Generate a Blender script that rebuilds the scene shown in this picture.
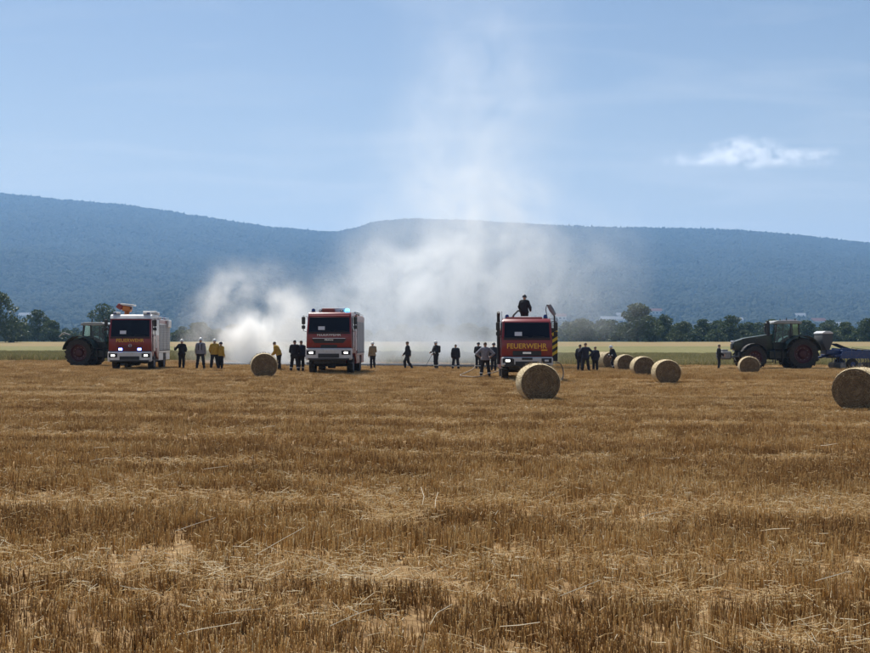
import bpy, bmesh, math, random
import numpy as np
from mathutils import Vector, Matrix, noise as mnoise

scene = bpy.context.scene
for o in list(bpy.data.objects):
    bpy.data.objects.remove(o)
col = scene.collection
R = math.radians
random.seed(7)
RNG = np.random.default_rng(7)

# ------------------------------------------------------------------ camera
F_PX, U0, V0, HORIZON = 1200.0, 435.0, 326.5, 341.5
CAM_Z = 1.9
PITCH = math.atan((HORIZON - V0) / F_PX)
cam_data = bpy.data.cameras.new('camera')
cam_data.sensor_width = 36.0
cam_data.lens = 36.0 * F_PX / 870.0
cam_data.clip_end = 30000
cam_data.clip_start = 0.1
cam = bpy.data.objects.new('camera', cam_data)
cam.location = (0, 0, CAM_Z)
cam.rotation_euler = (math.pi / 2 + PITCH, 0, 0)
col.objects.link(cam)
scene.camera = cam

# ------------------------------------------------------------------ sky, sun, exposure
SUN_EL, SUN_AZ = 57.0, -24.0          # degrees; azimuth from +Y (view axis), negative = left
HAZE = 1.2e-4
world = bpy.data.worlds.new('World')
scene.world = world
world.use_nodes = True
wn, wl = world.node_tree.nodes, world.node_tree.links
wn.clear()
wo = wn.new('ShaderNodeOutputWorld')
bg = wn.new('ShaderNodeBackground')
sky = wn.new('ShaderNodeTexSky')
sky.sky_type = 'NISHITA'
sky.sun_disc = False
sky.sun_elevation = R(SUN_EL)
sky.sun_rotation = R(SUN_AZ)
sky.air_density = 1.0
sky.dust_density = 1.0
sky.ozone_density = 2.6
# thin streaks of high cloud, laid out on a sky plane (direction divided by its height)
tc = wn.new('ShaderNodeTexCoord')
sep = wn.new('ShaderNodeSeparateXYZ')
zc = wn.new('ShaderNodeMath'); zc.operation = 'MAXIMUM'; zc.inputs[1].default_value = 0.03
zd = wn.new('ShaderNodeMath'); zd.operation = 'ADD'; zd.inputs[1].default_value = 0.12
dv = wn.new('ShaderNodeVectorMath'); dv.operation = 'DIVIDE'
cmb = wn.new('ShaderNodeCombineXYZ')
mp = wn.new('ShaderNodeMapping'); mp.inputs['Scale'].default_value = (0.9, 2.6, 0.4)
mp.inputs['Rotation'].default_value = (0, 0, R(12))
nz = wn.new('ShaderNodeTexNoise'); nz.inputs['Scale'].default_value = 1.3; nz.inputs['Detail'].default_value = 6
nz.inputs['Distortion'].default_value = 0.6
rmp = wn.new('ShaderNodeMapRange')
rmp.inputs['From Min'].default_value = 0.50; rmp.inputs['From Max'].default_value = 0.85
rmp.inputs['To Min'].default_value = 0.0; rmp.inputs['To Max'].default_value = 0.34
mix = wn.new('ShaderNodeMix'); mix.data_type = 'RGBA'
mix.inputs['B'].default_value = (9.4, 9.9, 10.4, 1)
wl.new(tc.outputs['Generated'], sep.inputs[0])
wl.new(sep.outputs['Z'], zc.inputs[0]); wl.new(zc.outputs[0], zd.inputs[0])
for k in range(3):
    wl.new(zd.outputs[0], cmb.inputs[k])
wl.new(tc.outputs['Generated'], dv.inputs[0]); wl.new(cmb.outputs[0], dv.inputs[1])
wl.new(dv.outputs[0], mp.inputs[0]); wl.new(mp.outputs[0], nz.inputs['Vector'])
wl.new(nz.outputs['Fac'], rmp.inputs['Value'])
# summer haze paling the sky evenly all round the horizon
hm_ = wn.new('ShaderNodeMath'); hm_.operation = 'MULTIPLY'; hm_.inputs[1].default_value = -40.0
he_ = wn.new('ShaderNodeMath'); he_.operation = 'EXPONENT'
hs_ = wn.new('ShaderNodeMath'); hs_.operation = 'MULTIPLY_ADD'; hs_.inputs[1].default_value = 0.9; hs_.use_clamp = True
hq_ = wn.new('ShaderNodeMath'); hq_.operation = 'MULTIPLY'
wl.new(zc.outputs[0], hq_.inputs[0]); wl.new(zc.outputs[0], hq_.inputs[1]); wl.new(hq_.outputs[0], hm_.inputs[0]); wl.new(hm_.outputs[0], he_.inputs[0]); wl.new(he_.outputs[0], hs_.inputs[0])
wl.new(rmp.outputs[0], hs_.inputs[2])
wl.new(hs_.outputs[0], mix.inputs['Factor'])
wl.new(sky.outputs[0], mix.inputs['A'])
wl.new(mix.outputs['Result'], bg.inputs['Color'])
bg.inputs['Strength'].default_value = 0.062
wl.new(bg.outputs[0], wo.inputs['Surface'])

sun_data = bpy.data.lights.new('sun', 'SUN')
sun_data.energy = 5.0
sun_data.angle = R(0.53)
sun_data.color = (1.0, 0.95, 0.87)
sun = bpy.data.objects.new('sun', sun_data)
sd = Vector((math.sin(R(SUN_AZ)) * math.cos(R(SUN_EL)), math.cos(R(SUN_AZ)) * math.cos(R(SUN_EL)), math.sin(R(SUN_EL))))
sun.rotation_euler = sd.to_track_quat('Z', 'Y').to_euler()
sun.location = (-40, 60, 80)
col.objects.link(sun)

vs = scene.view_settings
vs.view_transform = 'Standard'
vs.look = 'None'
vs.exposure = 0.47
vs.gamma = 1.0
vs.use_curve_mapping = False
cy = scene.cycles
cy.max_bounces = 8
cy.diffuse_bounces = 3
cy.volume_bounces = 7
cy.transparent_max_bounces = 12
cy.use_denoising = True
cy.volume_step_rate = 1.0
cy.sample_clamp_indirect = 8.0

# ------------------------------------------------------------------ helpers
def pix_dir(u, v):
    """view ray of a photo pixel: used only to survey where things stand"""
    x, z = (u - U0) / F_PX, (V0 - v) / F_PX
    c, s = math.cos(PITCH), math.sin(PITCH)
    return Vector((x, c - s * z, s + c * z))

def smooth(t):
    t = min(1.0, max(0.0, t))
    return t * t * (3 - 2 * t)

def gz(x, y):
    """height of the ground"""
    z = -0.2 * math.tanh(x / 12.0) * (1 - smooth((y - 110) / 150))
    z += 1.9 * smooth((y - 110) / 310)
    if y < 130:
        z += 0.03 * mnoise.noise(Vector((x * .12, y * .12, 0.3)))
    return z

def on_ground(u, v):
    """ground point seen at a photo pixel"""
    d = pix_dir(u, v)
    lo, hi = 3.0, 600.0
    t = lo
    while t < hi:
        p = d * t
        if p.z + CAM_Z < gz(p.x, p.y):
            break
        t += 0.05
    return Vector((p.x, p.y, gz(p.x, p.y)))

def tag(o, label=None, cat=None, group=None, kind=None):
    if label: o['label'] = label
    if cat: o['category'] = cat
    if group: o['group'] = group
    if kind: o['kind'] = kind
    return o

def empty(name, loc=(0, 0, 0), rz=0.0, scale=1.0):
    o = bpy.data.objects.new(name, None)
    o.empty_display_size = 0.3
    o.location = loc
    o.rotation_euler = (0, 0, rz)
    o.scale = (scale,) * 3
    col.objects.link(o)
    return o

def copy_tree(o, parent=None):
    c = o.copy()
    col.objects.link(c)
    c.parent = parent
    for ch in o.children:
        copy_tree(ch, c)
    return c

# materials -----------------------------------------------------------------
MATS = {}
def pmat(name, color, rough=0.6, metal=0.0, var=0.0, scale=4.0, bump=0.0, bscale=30.0, emit=None, estr=0.0,
         color2=None, spec=0.5, coat=0.0, detail=4.0, trans=0.0, coord='Object', dirt=None):
    if name in MATS: return MATS[name]
    m = bpy.data.materials.new(name)
    m.use_nodes = True
    nt = m.node_tree; n, l = nt.nodes, nt.links
    b = n['Principled BSDF']
    b.inputs['Roughness'].default_value = rough
    b.inputs['Metallic'].default_value = metal
    b.inputs['Specular IOR Level'].default_value = spec
    b.inputs['Coat Weight'].default_value = coat
    c1 = (*color, 1)
    b.inputs['Base Color'].default_value = c1
    tcn = n.new('ShaderNodeTexCoord')
    if var > 0 or color2:
        c2 = (*color2, 1) if color2 else tuple(min(1, c * (1 + var)) for c in color) + (1,)
        c1b = c1 if color2 else tuple(c * (1 - var) for c in color) + (1,)
        no = n.new('ShaderNodeTexNoise'); no.inputs['Scale'].default_value = scale; no.inputs['Detail'].default_value = detail
        mr = n.new('ShaderNodeMapRange'); mr.inputs['From Min'].default_value = 0.3; mr.inputs['From Max'].default_value = 0.7
        mx = n.new('ShaderNodeMix'); mx.data_type = 'RGBA'
        mx.inputs['A'].default_value = c1b; mx.inputs['B'].default_value = c2
        l.new(tcn.outputs[coord], no.inputs['Vector']); l.new(no.outputs['Fac'], mr.inputs['Value'])
        l.new(mr.outputs[0], mx.inputs['Factor']); l.new(mx.outputs['Result'], b.inputs['Base Color'])
        src = mx.outputs['Result']
        if dirt:
            nd = n.new('ShaderNodeTexNoise'); nd.inputs['Scale'].default_value = scale * 2.7; nd.inputs['Detail'].default_value = 8
            md = n.new('ShaderNodeMapRange'); md.inputs['From Min'].default_value = 0.5; md.inputs['From Max'].default_value = 0.75
            md.inputs['To Max'].default_value = dirt[3]
            mx2 = n.new('ShaderNodeMix'); mx2.data_type = 'RGBA'; mx2.inputs['B'].default_value = (*dirt[:3], 1)
            l.new(tcn.outputs[coord], nd.inputs['Vector']); l.new(nd.outputs['Fac'], md.inputs['Value'])
            l.new(md.outputs[0], mx2.inputs['Factor']); l.new(src, mx2.inputs['A']); l.new(mx2.outputs['Result'], b.inputs['Base Color'])
    if bump > 0:
        nb = n.new('ShaderNodeTexNoise'); nb.inputs['Scale'].default_value = bscale; nb.inputs['Detail'].default_value = 5
        bm_ = n.new('ShaderNodeBump'); bm_.inputs['Strength'].default_value = bump; bm_.inputs['Distance'].default_value = 0.02
        l.new(tcn.outputs[coord], nb.inputs['Vector']); l.new(nb.outputs['Fac'], bm_.inputs['Height'])
        l.new(bm_.outputs[0], b.inputs['Normal'])
    if emit:
        b.inputs['Emission Color'].default_value = (*emit, 1)
        b.inputs['Emission Strength'].default_value = estr
    if trans > 0:
        out = n['Material Output']
        tr = n.new('ShaderNodeBsdfTranslucent'); ms = n.new('ShaderNodeMixShader'); ms.inputs[0].default_value = trans
        src = b.inputs['Base Color'].links[0].from_socket if b.inputs['Base Color'].links else None
        if src: l.new(src, tr.inputs['Color'])
        else: tr.inputs['Color'].default_value = c1
        l.new(b.outputs[0], ms.inputs[1]); l.new(tr.outputs[0], ms.inputs[2]); l.new(ms.outputs[0], out.inputs['Surface'])
    MATS[name] = m
    return m

class MB:
    """collects faces and builds ONE mesh object"""
    def __init__(self):
        self.v, self.f, self.mi, self.m = [], [], [], 0
    def add(self, vs, fs):
        k = len(self.v)
        self.v += [tuple(p) for p in vs]
        self.f += [tuple(i + k for i in f) for f in fs]
        self.mi += [self.m] * len(fs)
        return self
    def box(self, c, s, bev=0.0, rot=None):
        hx, hy, hz = s[0] / 2, s[1] / 2, s[2] / 2
        bev = min(bev, hx * .9, hy * .9, hz * .9)
        if bev <= 0:
            vs = [Vector((x * hx, y * hy, z * hz)) for z in (-1, 1) for y in (-1, 1) for x in (-1, 1)]
            fs = [(0, 2, 3, 1), (4, 5, 7, 6), (0, 1, 5, 4), (2, 6, 7, 3), (0, 4, 6, 2), (1, 3, 7, 5)]
        else:
            vs, idx = [], {}
            for sx in (-1, 1):
                for sy in (-1, 1):
                    for sz in (-1, 1):
                        for a in range(3):
                            p = [sx * (hx - bev), sy * (hy - bev), sz * (hz - bev)]
                            p[a] = (sx, sy, sz)[a] * (hx, hy, hz)[a]
                            idx[(sx, sy, sz, a)] = len(vs); vs.append(Vector(p))
            fs = []
            for a in range(3):
                b, c_ = (a + 1) % 3, (a + 2) % 3
                for s_ in (-1, 1):
                    loop = []
                    for (q, r) in ((-1, -1), (1, -1), (1, 1), (-1, 1)):
                        k = [0, 0, 0]; k[a] = s_; k[b] = q; k[c_] = r
                        loop.append(idx[(*k, a)])
                    fs.append(tuple(loop if s_ > 0 else loop[::-1]))
                for q in (-1, 1):
                    for r in (-1, 1):
                        k0 = [0, 0, 0]; k1 = [0, 0, 0]
                        k0[a], k1[a] = -1, 1
                        for k in (k0, k1): k[b], k[c_] = q, r
                        loop = [idx[(*k0, b)], idx[(*k1, b)], idx[(*k1, c_)], idx[(*k0, c_)]]
                        fs.append(tuple(loop if q * r < 0 else loop[::-1]))
            for sx in (-1, 1):
                for sy in (-1, 1):
                    for sz in (-1, 1):
                        loop = [idx[(sx, sy, sz, a)] for a in range(3)]
                        fs.append(tuple(loop if sx * sy * sz > 0 else loop[::-1]))
        if rot is not None:
            vs = [rot @ p for p in vs]
        return self.add([p + Vector(c) for p in vs], fs)
    def tube(self, pts, rad, n=8, cap=True):
        pts = [Vector(p) for p in pts]
        rad = [rad] * len(pts) if not hasattr(rad, '__len__') else rad
        vs, fs = [], []
        up = None
        for i, p in enumerate(pts):
            d = (pts[min(i + 1, len(pts) - 1)] - pts[max(i - 1, 0)]).normalized()
            if up is None:
                up = Vector((0, 0, 1)) if abs(d.z) < .9 else Vector((1, 0, 0))
            s = d.cross(up).normalized(); up = s.cross(d).normalized()
            for k in range(n):
                a = 2 * math.pi * k / n
                vs.append(p + (s * math.cos(a) + up * math.sin(a)) * rad[i])
        for i in range(len(pts) - 1):
            for k in range(n):
                a, b = i * n + k, i * n + (k + 1) % n
                fs.append((a, a + n, b + n, b))
        if cap:
            fs.append(tuple(range(n))); fs.append(tuple(range((len(pts) - 1) * n, len(pts) * n))[::-1])
        return self.add(vs, fs)
    def lathe(self, prof, c, axis='x', n=24, cap=True):
        """prof: (along axis, radius)"""
        vs, fs = [], []
        for (h, r) in prof:
            for k in range(n):
                a = 2 * math.pi * k / n
                q = (h, r * math.cos(a), r * math.sin(a))
                if axis == 'y': q = (q[2], q[0], q[1])
                if axis == 'z': q = (q[1], q[2], q[0])
                vs.append(Vector(q) + Vector(c))
        for i in range(len(prof) - 1):
            for k in range(n):
                a, b = i * n + k, i * n + (k + 1) % n
                fs.append((a, b, b + n, a + n))
        if cap: fs.append(tuple(range(n))[::-1]); fs.append(tuple(range((len(prof) - 1) * n, len(prof) * n)))
        return self.add(vs, fs)
    def prism(self, poly, axis, lo, hi):
        """closed outline (a, b) swept along an axis; x:(y,z) y:(x,z) z:(x,y)"""
        def P(a, b, h):
            return {'x': (h, a, b), 'y': (a, h, b), 'z': (a, b, h)}[axis]
        n = len(poly)
        vs = [P(a, b, lo) for a, b in poly] + [P(a, b, hi) for a, b in poly]
        fs = [tuple(range(n)), tuple(range(n, 2 * n))[::-1]]
        fs += [(i, i + n, (i + 1) % n + n, (i + 1) % n) for i in range(n)]
        return self.add(vs, fs)
    def build(self, name, mats, parent=None, smooth_=False, bevel=0.0):
        me = bpy.data.meshes.new(name)
        me.from_pydata(self.v, [], self.f)
        for m in (mats if isinstance(mats, (list, tuple)) else [mats]):
            me.materials.append(m)
        me.polygons.foreach_set('material_index', self.mi)
        bm = bmesh.new(); bm.from_mesh(me)
        bmesh.ops.recalc_face_normals(bm, faces=bm.faces)
        if bevel > 0:
            bmesh.ops.bevel(bm, geom=[e for e in bm.edges if len(e.link_faces) == 2 and e.calc_face_angle(0) > 0.6],
                            offset=bevel, segments=2, affect='EDGES', profile=0.6, clamp_overlap=True)
        bm.to_mesh(me); bm.free()
        if smooth_ or bevel > 0:
            me.polygons.foreach_set('use_smooth', [True] * len(me.polygons))
            me.set_sharp_from_angle(angle=R(38))
        o = bpy.data.objects.new(name, me)
        o.parent = parent
        col.objects.link(o)
        return o

def np_mesh(name, verts, faces, mats, smooth_=False):
    me = bpy.data.meshes.new(name)
    verts = np.asarray(verts, np.float32); faces = np.asarray(faces, np.int32)
    k = faces.shape[1]
    me.vertices.add(len(verts)); me.vertices.foreach_set('co', verts.ravel())
    me.loops.add(faces.size); me.loops.foreach_set('vertex_index', faces.ravel())
    me.polygons.add(len(faces))
    me.polygons.foreach_set('loop_start', np.arange(0, faces.size, k, dtype=np.int32))
    me.update(calc_edges=True)
    for m in (mats if isinstance(mats, (list, tuple)) else [mats]): me.materials.append(m)
    if smooth_: me.polygons.foreach_set('use_smooth', [True] * len(me.polygons))
    me.validate()
    return me

def mesh_obj(name, me, parent=None):
    o = bpy.data.objects.new(name, me); o.parent = parent; col.objects.link(o); return o

def scatter(name, pts, rot, scl, idx, variants):
    """one object of uncountable stuff: variant meshes instanced on surveyed points"""
    src = bpy.data.collections.new(name + '_kinds')
    for i, me in enumerate(variants):
        src.objects.link(bpy.data.objects.new('%s_kind_%02d' % (name, i), me))
    me = bpy.data.meshes.new(name)
    n = len(pts)
    me.vertices.add(n); me.vertices.foreach_set('co', np.asarray(pts, np.float32).ravel())
    a = me.attributes.new('rot', 'FLOAT_VECTOR', 'POINT'); a.data.foreach_set('vector', np.asarray(rot, np.float32).ravel())
    a = me.attributes.new('scl', 'FLOAT_VECTOR', 'POINT'); a.data.foreach_set('vector', np.asarray(scl, np.float32).ravel())
    a = me.attributes.new('idx', 'INT', 'POINT'); a.data.foreach_set('value', np.asarray(idx, np.int32))
    o = mesh_obj(name, me)
    ng = bpy.data.node_groups.new(name + '_nodes', 'GeometryNodeTree')
    ng.interface.new_socket('Geometry', in_out='INPUT', socket_type='NodeSocketGeometry')
    ng.interface.new_socket('Geometry', in_out='OUTPUT', socket_type='NodeSocketGeometry')
    N, L = ng.nodes, ng.links
    gi, go = N.new('NodeGroupInput'), N.new('NodeGroupOutput')
    ci = N.new('GeometryNodeCollectionInfo'); ci.inputs['Collection'].default_value = src
    ci.inputs['Separate Children'].default_value = True; ci.inputs['Reset Children'].default_value = True
    ip = N.new('GeometryNodeInstanceOnPoints'); ip.inputs['Pick Instance'].default_value = True
    def attr(nm, t):
        q = N.new('GeometryNodeInputNamedAttribute'); q.data_type = t; q.inputs['Name'].default_value = nm
        return [s for s in q.outputs if s.name == 'Attribute' and s.enabled][0]
    e2r = N.new('FunctionNodeEulerToRotation')
    L.new(attr('rot', 'FLOAT_VECTOR'), e2r.inputs[0])
    m2p = N.new('GeometryNodeMeshToPoints')
    L.new(gi.outputs[0], m2p.inputs[0])
    L.new(m2p.outputs[0], ip.inputs['Points']); L.new(ci.outputs[0], ip.inputs['Instance'])
    L.new(attr('idx', 'INT'), ip.inputs['Instance Index'])
    L.new(e2r.outputs[0], ip.inputs['Rotation']); L.new(attr('scl', 'FLOAT_VECTOR'), ip.inputs['Scale'])
    L.new(ip.outputs[0], go.inputs[0])
    md = o.modifiers.new('scatter', 'NODES'); md.node_group = ng
    return o

# ------------------------------------------------------------------ fields
def field_material(name, c_dark, c_mid, c_pale, sx, sy, bands=0.0, stretch=(1, 1), bump=0.6):
    """soil and litter colours: fine litter, broad patches, and the working lines of the field"""
    m = bpy.data.materials.new(name); m.use_nodes = True
    n, l = m.node_tree.nodes, m.node_tree.links
    b = n['Principled BSDF']; b.inputs['Roughness'].default_value = 0.95; b.inputs['Specular IOR Level'].default_value = 0.1
    g = n.new('ShaderNodeNewGeometry')
    mp1 = n.new('ShaderNodeMapping'); mp1.inputs['Scale'].default_value = (sx * stretch[0], sy * stretch[1], 1)
    n1 = n.new('ShaderNodeTexNoise'); n1.inputs['Scale'].default_value = 1.0; n1.inputs['Detail'].default_value = 8; n1.inputs['Roughness'].default_value = .7
    mp2 = n.new('ShaderNodeMapping'); mp2.inputs['Scale'].default_value = (0.02, 0.35, 1)
    n2 = n.new('ShaderNodeTexNoise'); n2.inputs['Scale'].default_value = 1.0; n2.inputs['Detail'].default_value = 4
    l.new(g.outputs['Position'], mp1.inputs[0]); l.new(mp1.outputs[0], n1.inputs['Vector'])
    l.new(g.outputs['Position'], mp2.inputs[0]); l.new(mp2.outputs[0], n2.inputs['Vector'])
    ad = n.new('ShaderNodeMath'); ad.operation = 'MULTIPLY_ADD'; ad.inputs[1].default_value = bands
    sb = n.new('ShaderNodeMath'); sb.operation = 'SUBTRACT'; sb.inputs[1].default_value = 0.5
    l.new(n2.outputs['Fac'], sb.inputs[0]); l.new(sb.outputs[0], ad.inputs[0]); l.new(n1.outputs['Fac'], ad.inputs[2])
    cr = n.new('ShaderNodeValToRGB')
    cr.color_ramp.elements[0].position = 0.32; cr.color_ramp.elements[0].color = (*c_dark, 1)
    cr.color_ramp.elements[1].position = 0.72; cr.color_ramp.elements[1].color = (*c_pale, 1)
    e = cr.color_ramp.elements.new(0.52); e.color = (*c_mid, 1)
    l.new(ad.outputs[0], cr.inputs[0]); l.new(cr.outputs[0], b.inputs['Base Color'])
    bp = n.new('ShaderNodeBump'); bp.inputs['Strength'].default_value = bump; bp.inputs['Distance'].default_value = 0.06
    l.new(n1.outputs['Fac'], bp.inputs['Height']); l.new(bp.outputs[0], b.inputs['Normal'])
    return m

def sheet(name, xs, ys, zf, m):
    X, Y = np.meshgrid(xs, ys)
    V = np.array([(x, y, zf(x, y)) for x, y in zip(X.ravel(), Y.ravel())])
    nx, ny = len(xs), len(ys)
    F = [(j * nx + i, j * nx + i + 1, (j + 1) * nx + i + 1, (j + 1) * nx + i) for j in range(ny - 1) for i in range(nx - 1)]
    return tag(mesh_obj(name, np_mesh(name, V, F, m, True)), kind='structure')

def spaced(a, b, n): return list(np.linspace(a, b, n))
wide = [-3000, -1200, -500, -250] + spaced(-150, 150, 76) + [250, 500, 1200, 3000]
STUBBLE_END = 104.0
m_stub_soil = field_material('stubble soil', (0.10, 0.06, 0.028), (0.24, 0.15, 0.07), (0.46, 0.33, 0.17), 6, 6, 0.5)
m_meadow = field_material('dry meadow', (0.10, 0.10, 0.04), (0.17, 0.16, 0.065), (0.27, 0.22, 0.10), .9, 1.6, 0.5)
m_crop = field_material('pale harvested field', (0.16, 0.12, 0.055), (0.24, 0.18, 0.085), (0.30, 0.23, 0.12), .3, .9, 0.4)
m_plain = field_material('far meadows', (0.05, 0.07, 0.026), (0.075, 0.095, 0.035), (0.16, 0.15, 0.07), .01, .02, 0.2)
sheet('stubble_field', wide, [-60, -20] + spaced(0, 104, 80), gz, m_stub_soil)
sheet('meadow', wide, spaced(104, 256, 46), gz, m_meadow)
sheet('harvested_field', wide, spaced(256, 372, 36), gz, m_crop)

# burnt strip under the smoke: ash where the stubble is gone
def burnt(x, y):
    e = 1.6 * mnoise.noise(Vector((x * .25, y * .25, 12.0))) + .7 * mnoise.noise(Vector((x * .9, y * .9, 3.0)))
    return -17 + e < x < 6.5 + 1.5 * e and 86.2 + .5 * e + (.10 * (x + 4) if x > -4 else 0) < y < 101 + e
m_ash = field_material('ash', (0.012, 0.011, 0.011), (0.026, 0.024, 0.023), (0.09, 0.085, 0.08), 1.5, 1.5, .3)
V, Fc, ids = [], [], {}
for i in range(-60, 30):
    for j in range(0, 56):
        x, y = i * .33, 84.5 + j * .33
        if not burnt(x + .16, y + .16): continue
        q = []
        for dx, dy in ((0, 0), (1, 0), (1, 1), (0, 1)):
            k = (i + dx, j + dy)
            if k not in ids:
                xx, yy = k[0] * .33, 84.5 + k[1] * .33
                ids[k] = len(V); V.append((xx, yy, gz(xx, yy) + .014))
            q.append(ids[k])
        Fc.append(q)
tag(mesh_obj('burnt_ground', np_mesh('burnt_ground', V, Fc, m_ash, True)), kind='structure')

# ------------------------------------------------------------------ hills
RIDGE = [(-500, 205), (-300, 190), (-120, 190), (0, 196), (60, 202), (130, 208), (200, 219), (270, 230), (335, 235), (352, 232), (375, 224), (410, 221.5),
         (470, 223), (530, 227), (600, 230), (680, 231), (740, 233), (800, 238), (870, 246), (1000, 262), (1200, 280), (1500, 290)]
def ridge(u):
    us = [a for a, _ in RIDGE]
    return float(np.interp(u, us, [b for _, b in RIDGE]))
HILL0, HILL1 = 2000.0, 6000.0
def hill_z(x, y):
    """terrain beyond the fields: a plain that climbs into the wooded ridge"""
    u = U0 + F_PX * x / max(y, 1)
    us = max(-500, min(1500, u))
    H = sum(HORIZON - ridge(us + k) for k in (-6, -3, 0, 3, 6)) / 5 / F_PX * HILL1
    t = (y - HILL0) / (HILL1 - HILL0)
    if t <= 0:
        return 1.9
    if t <= 1:
        f = t ** 1.35
    else:
        f = 1 - 0.5 * smooth((t - 1) / .35)
    rel = 26 * mnoise.noise(Vector((x * .0016, y * .0012, 4.0))) + 12 * mnoise.noise(Vector((x * .005, y * .004, 9.0)))
    return 1.9 + H * f + rel * 4 * t * max(0, 1 - t) * 1.2
hx = spaced(-7200, 7200, 150)
hy = [0, 0, 0] + spaced(2000, 6000, 70) + spaced(6150, 7800, 10)
def land_z(x, y): return gz(x, y) if y <= 420 else hill_z(x, y)
m_hill = pmat('forest floor', (0.030, 0.042, 0.018), 0.95, color2=(0.045, 0.06, 0.026), scale=0.01, coord='Object')
plain = sheet('plain', [-7200, -5200, -3600] + wide + [3600, 5200, 7200], [372, 400, 440, 560, 700, 1000, 1500, 2000], lambda x, y: gz(x, y) if y < 440 else 1.9, m_plain)
sheet('hills', hx, hy[3:], lambda x, y: hill_z(x, y), m_hill)

HOUSES = [(612, 2492, 49, 19, 10, 0, 'pale hall at the hill foot showing above the big round tree left side'),
          (668, 2300, 114, 40, 12, 1, 'long pale industrial hall at the hill foot left of the hedge gap'),
          (694, 2348, 83, 32, 10, 1, 'second pale industrial hall at the hill foot, right of the longest one'),
          (714, 2396, 49, 28, 13, 1, 'short tall pale hall right of the two long halls'),
          (622, 2652, 26, 17, 9, 0, 'small pale house left above the big round tree'),
          (656, 2748, 26, 17, 9, 0, 'small pale house above the longest hall'),
          (736, 2556, 28, 17, 9, 0, 'small pale house right of the short tall hall'),
          (790, 2492, 28, 19, 9, 0, 'small pale house above the right tractor bonnet'),
          (800, 2780, 24, 16, 9, 0, 'tiny pale house left of the tractor cab roof'),
          (818, 2588, 30, 19, 10, 0, 'small pale house above the seed hopper'),
          (834, 2492, 28, 17, 9, 0, 'small pale house right above the seed hopper'),
          (560, 2588, 26, 17, 9, 0, 'small house veiled by smoke right of the roof mounted person'),
          (26, 2524, 28, 17, 9, 0, 'small pale house above the rounded left trees')]
# forest on the hills: rounded crowns by the ten thousand, seen only as one wood
def crown_mesh(name, seed, cone=False):
    bm = bmesh.new()
    bmesh.ops.create_icosphere(bm, subdivisions=3, radius=1.0)
    for v in bm.verts:
        d = 1 + .30 * mnoise.noise(v.co * 2.1 + Vector((seed * 7, 0, 0))) + .22 * mnoise.noise(v.co * 5.5 + Vector((0, seed * 5, 0)))
        v.co *= d
        if cone:
            h = (v.co.z + 1) / 2
            v.co.x *= 1.05 - .8 * h; v.co.y *= 1.05 - .8 * h; v.co.z *= 1.5
        v.co.z += 0.75
    me = bpy.data.meshes.new(name); bm.to_mesh(me); bm.free()
    me.polygons.foreach_set('use_smooth', [True] * len(me.polygons))
    return me
def wood_material(name, c1, c2, c3):
    m = bpy.data.materials.new(name); m.use_nodes = True
    n, l = m.node_tree.nodes, m.node_tree.links
    b = n['Principled BSDF']; b.inputs['Roughness'].default_value = 0.9; b.inputs['Specular IOR Level'].default_value = 0.15
    oi = n.new('ShaderNodeObjectInfo'); cr = n.new('ShaderNodeValToRGB')
    cr.color_ramp.elements[0].color = (*c1, 1); cr.color_ramp.elements[1].color = (*c3, 1)
    e = cr.color_ramp.elements.new(.5); e.color = (*c2, 1)
    l.new(oi.outputs['Random'], cr.inputs[0]); l.new(cr.outputs[0], b.inputs['Base Color'])
    return m
m_wood = wood_material('hill wood', (0.019, 0.026, 0.014), (0.024, 0.033, 0.017), (0.032, 0.042, 0.02))
kinds = []
for k in range(4):
    me = crown_mesh('hill_crown', k, k == 3); me.materials.append(m_wood); kinds.append(me)
pts, rot, scl, idx = [], [], [], []
def in_wood(x, y):
    t = (y - HILL0) / (HILL1 - HILL0)
    q = mnoise.noise(Vector((x * .0022, y * .0030, 2.0)))
    for (u, hy_, w, d, h, fl, lab) in HOUSES:
        if abs(x - (u - U0) / F_PX * hy_) < w * .5 + 3 and hy_ - 260 < y < hy_ + d: return False
    return t > .15 + .05 * q or q > -.38
n_try = 105000
uu = RNG.uniform(-260, 1130, n_try); tt = RNG.uniform(0, 1, n_try) ** 0.8
for u, t in zip(uu, tt):
    y = HILL0 + (HILL1 + 60 - HILL0) * t
    x = (u - U0) / F_PX * y
    if not in_wood(x, y): continue
    s = random.uniform(4.6, 6.2) + 4.0 * t
    pts.append((x, y, hill_z(x, y) - .2)); rot.append((0, 0, random.uniform(0, 6.28)))
    scl.append((s, s, s * random.uniform(.8, 1.25))); idx.append(random.choice((0, 0, 1, 1, 2, 2, 3)))
wood = scatter('hill_forest', pts, rot, scl, idx, kinds)
tag(wood, 'dark hazy forest covering the long ridge behind the fields', 'forest', kind='stuff')

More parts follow.
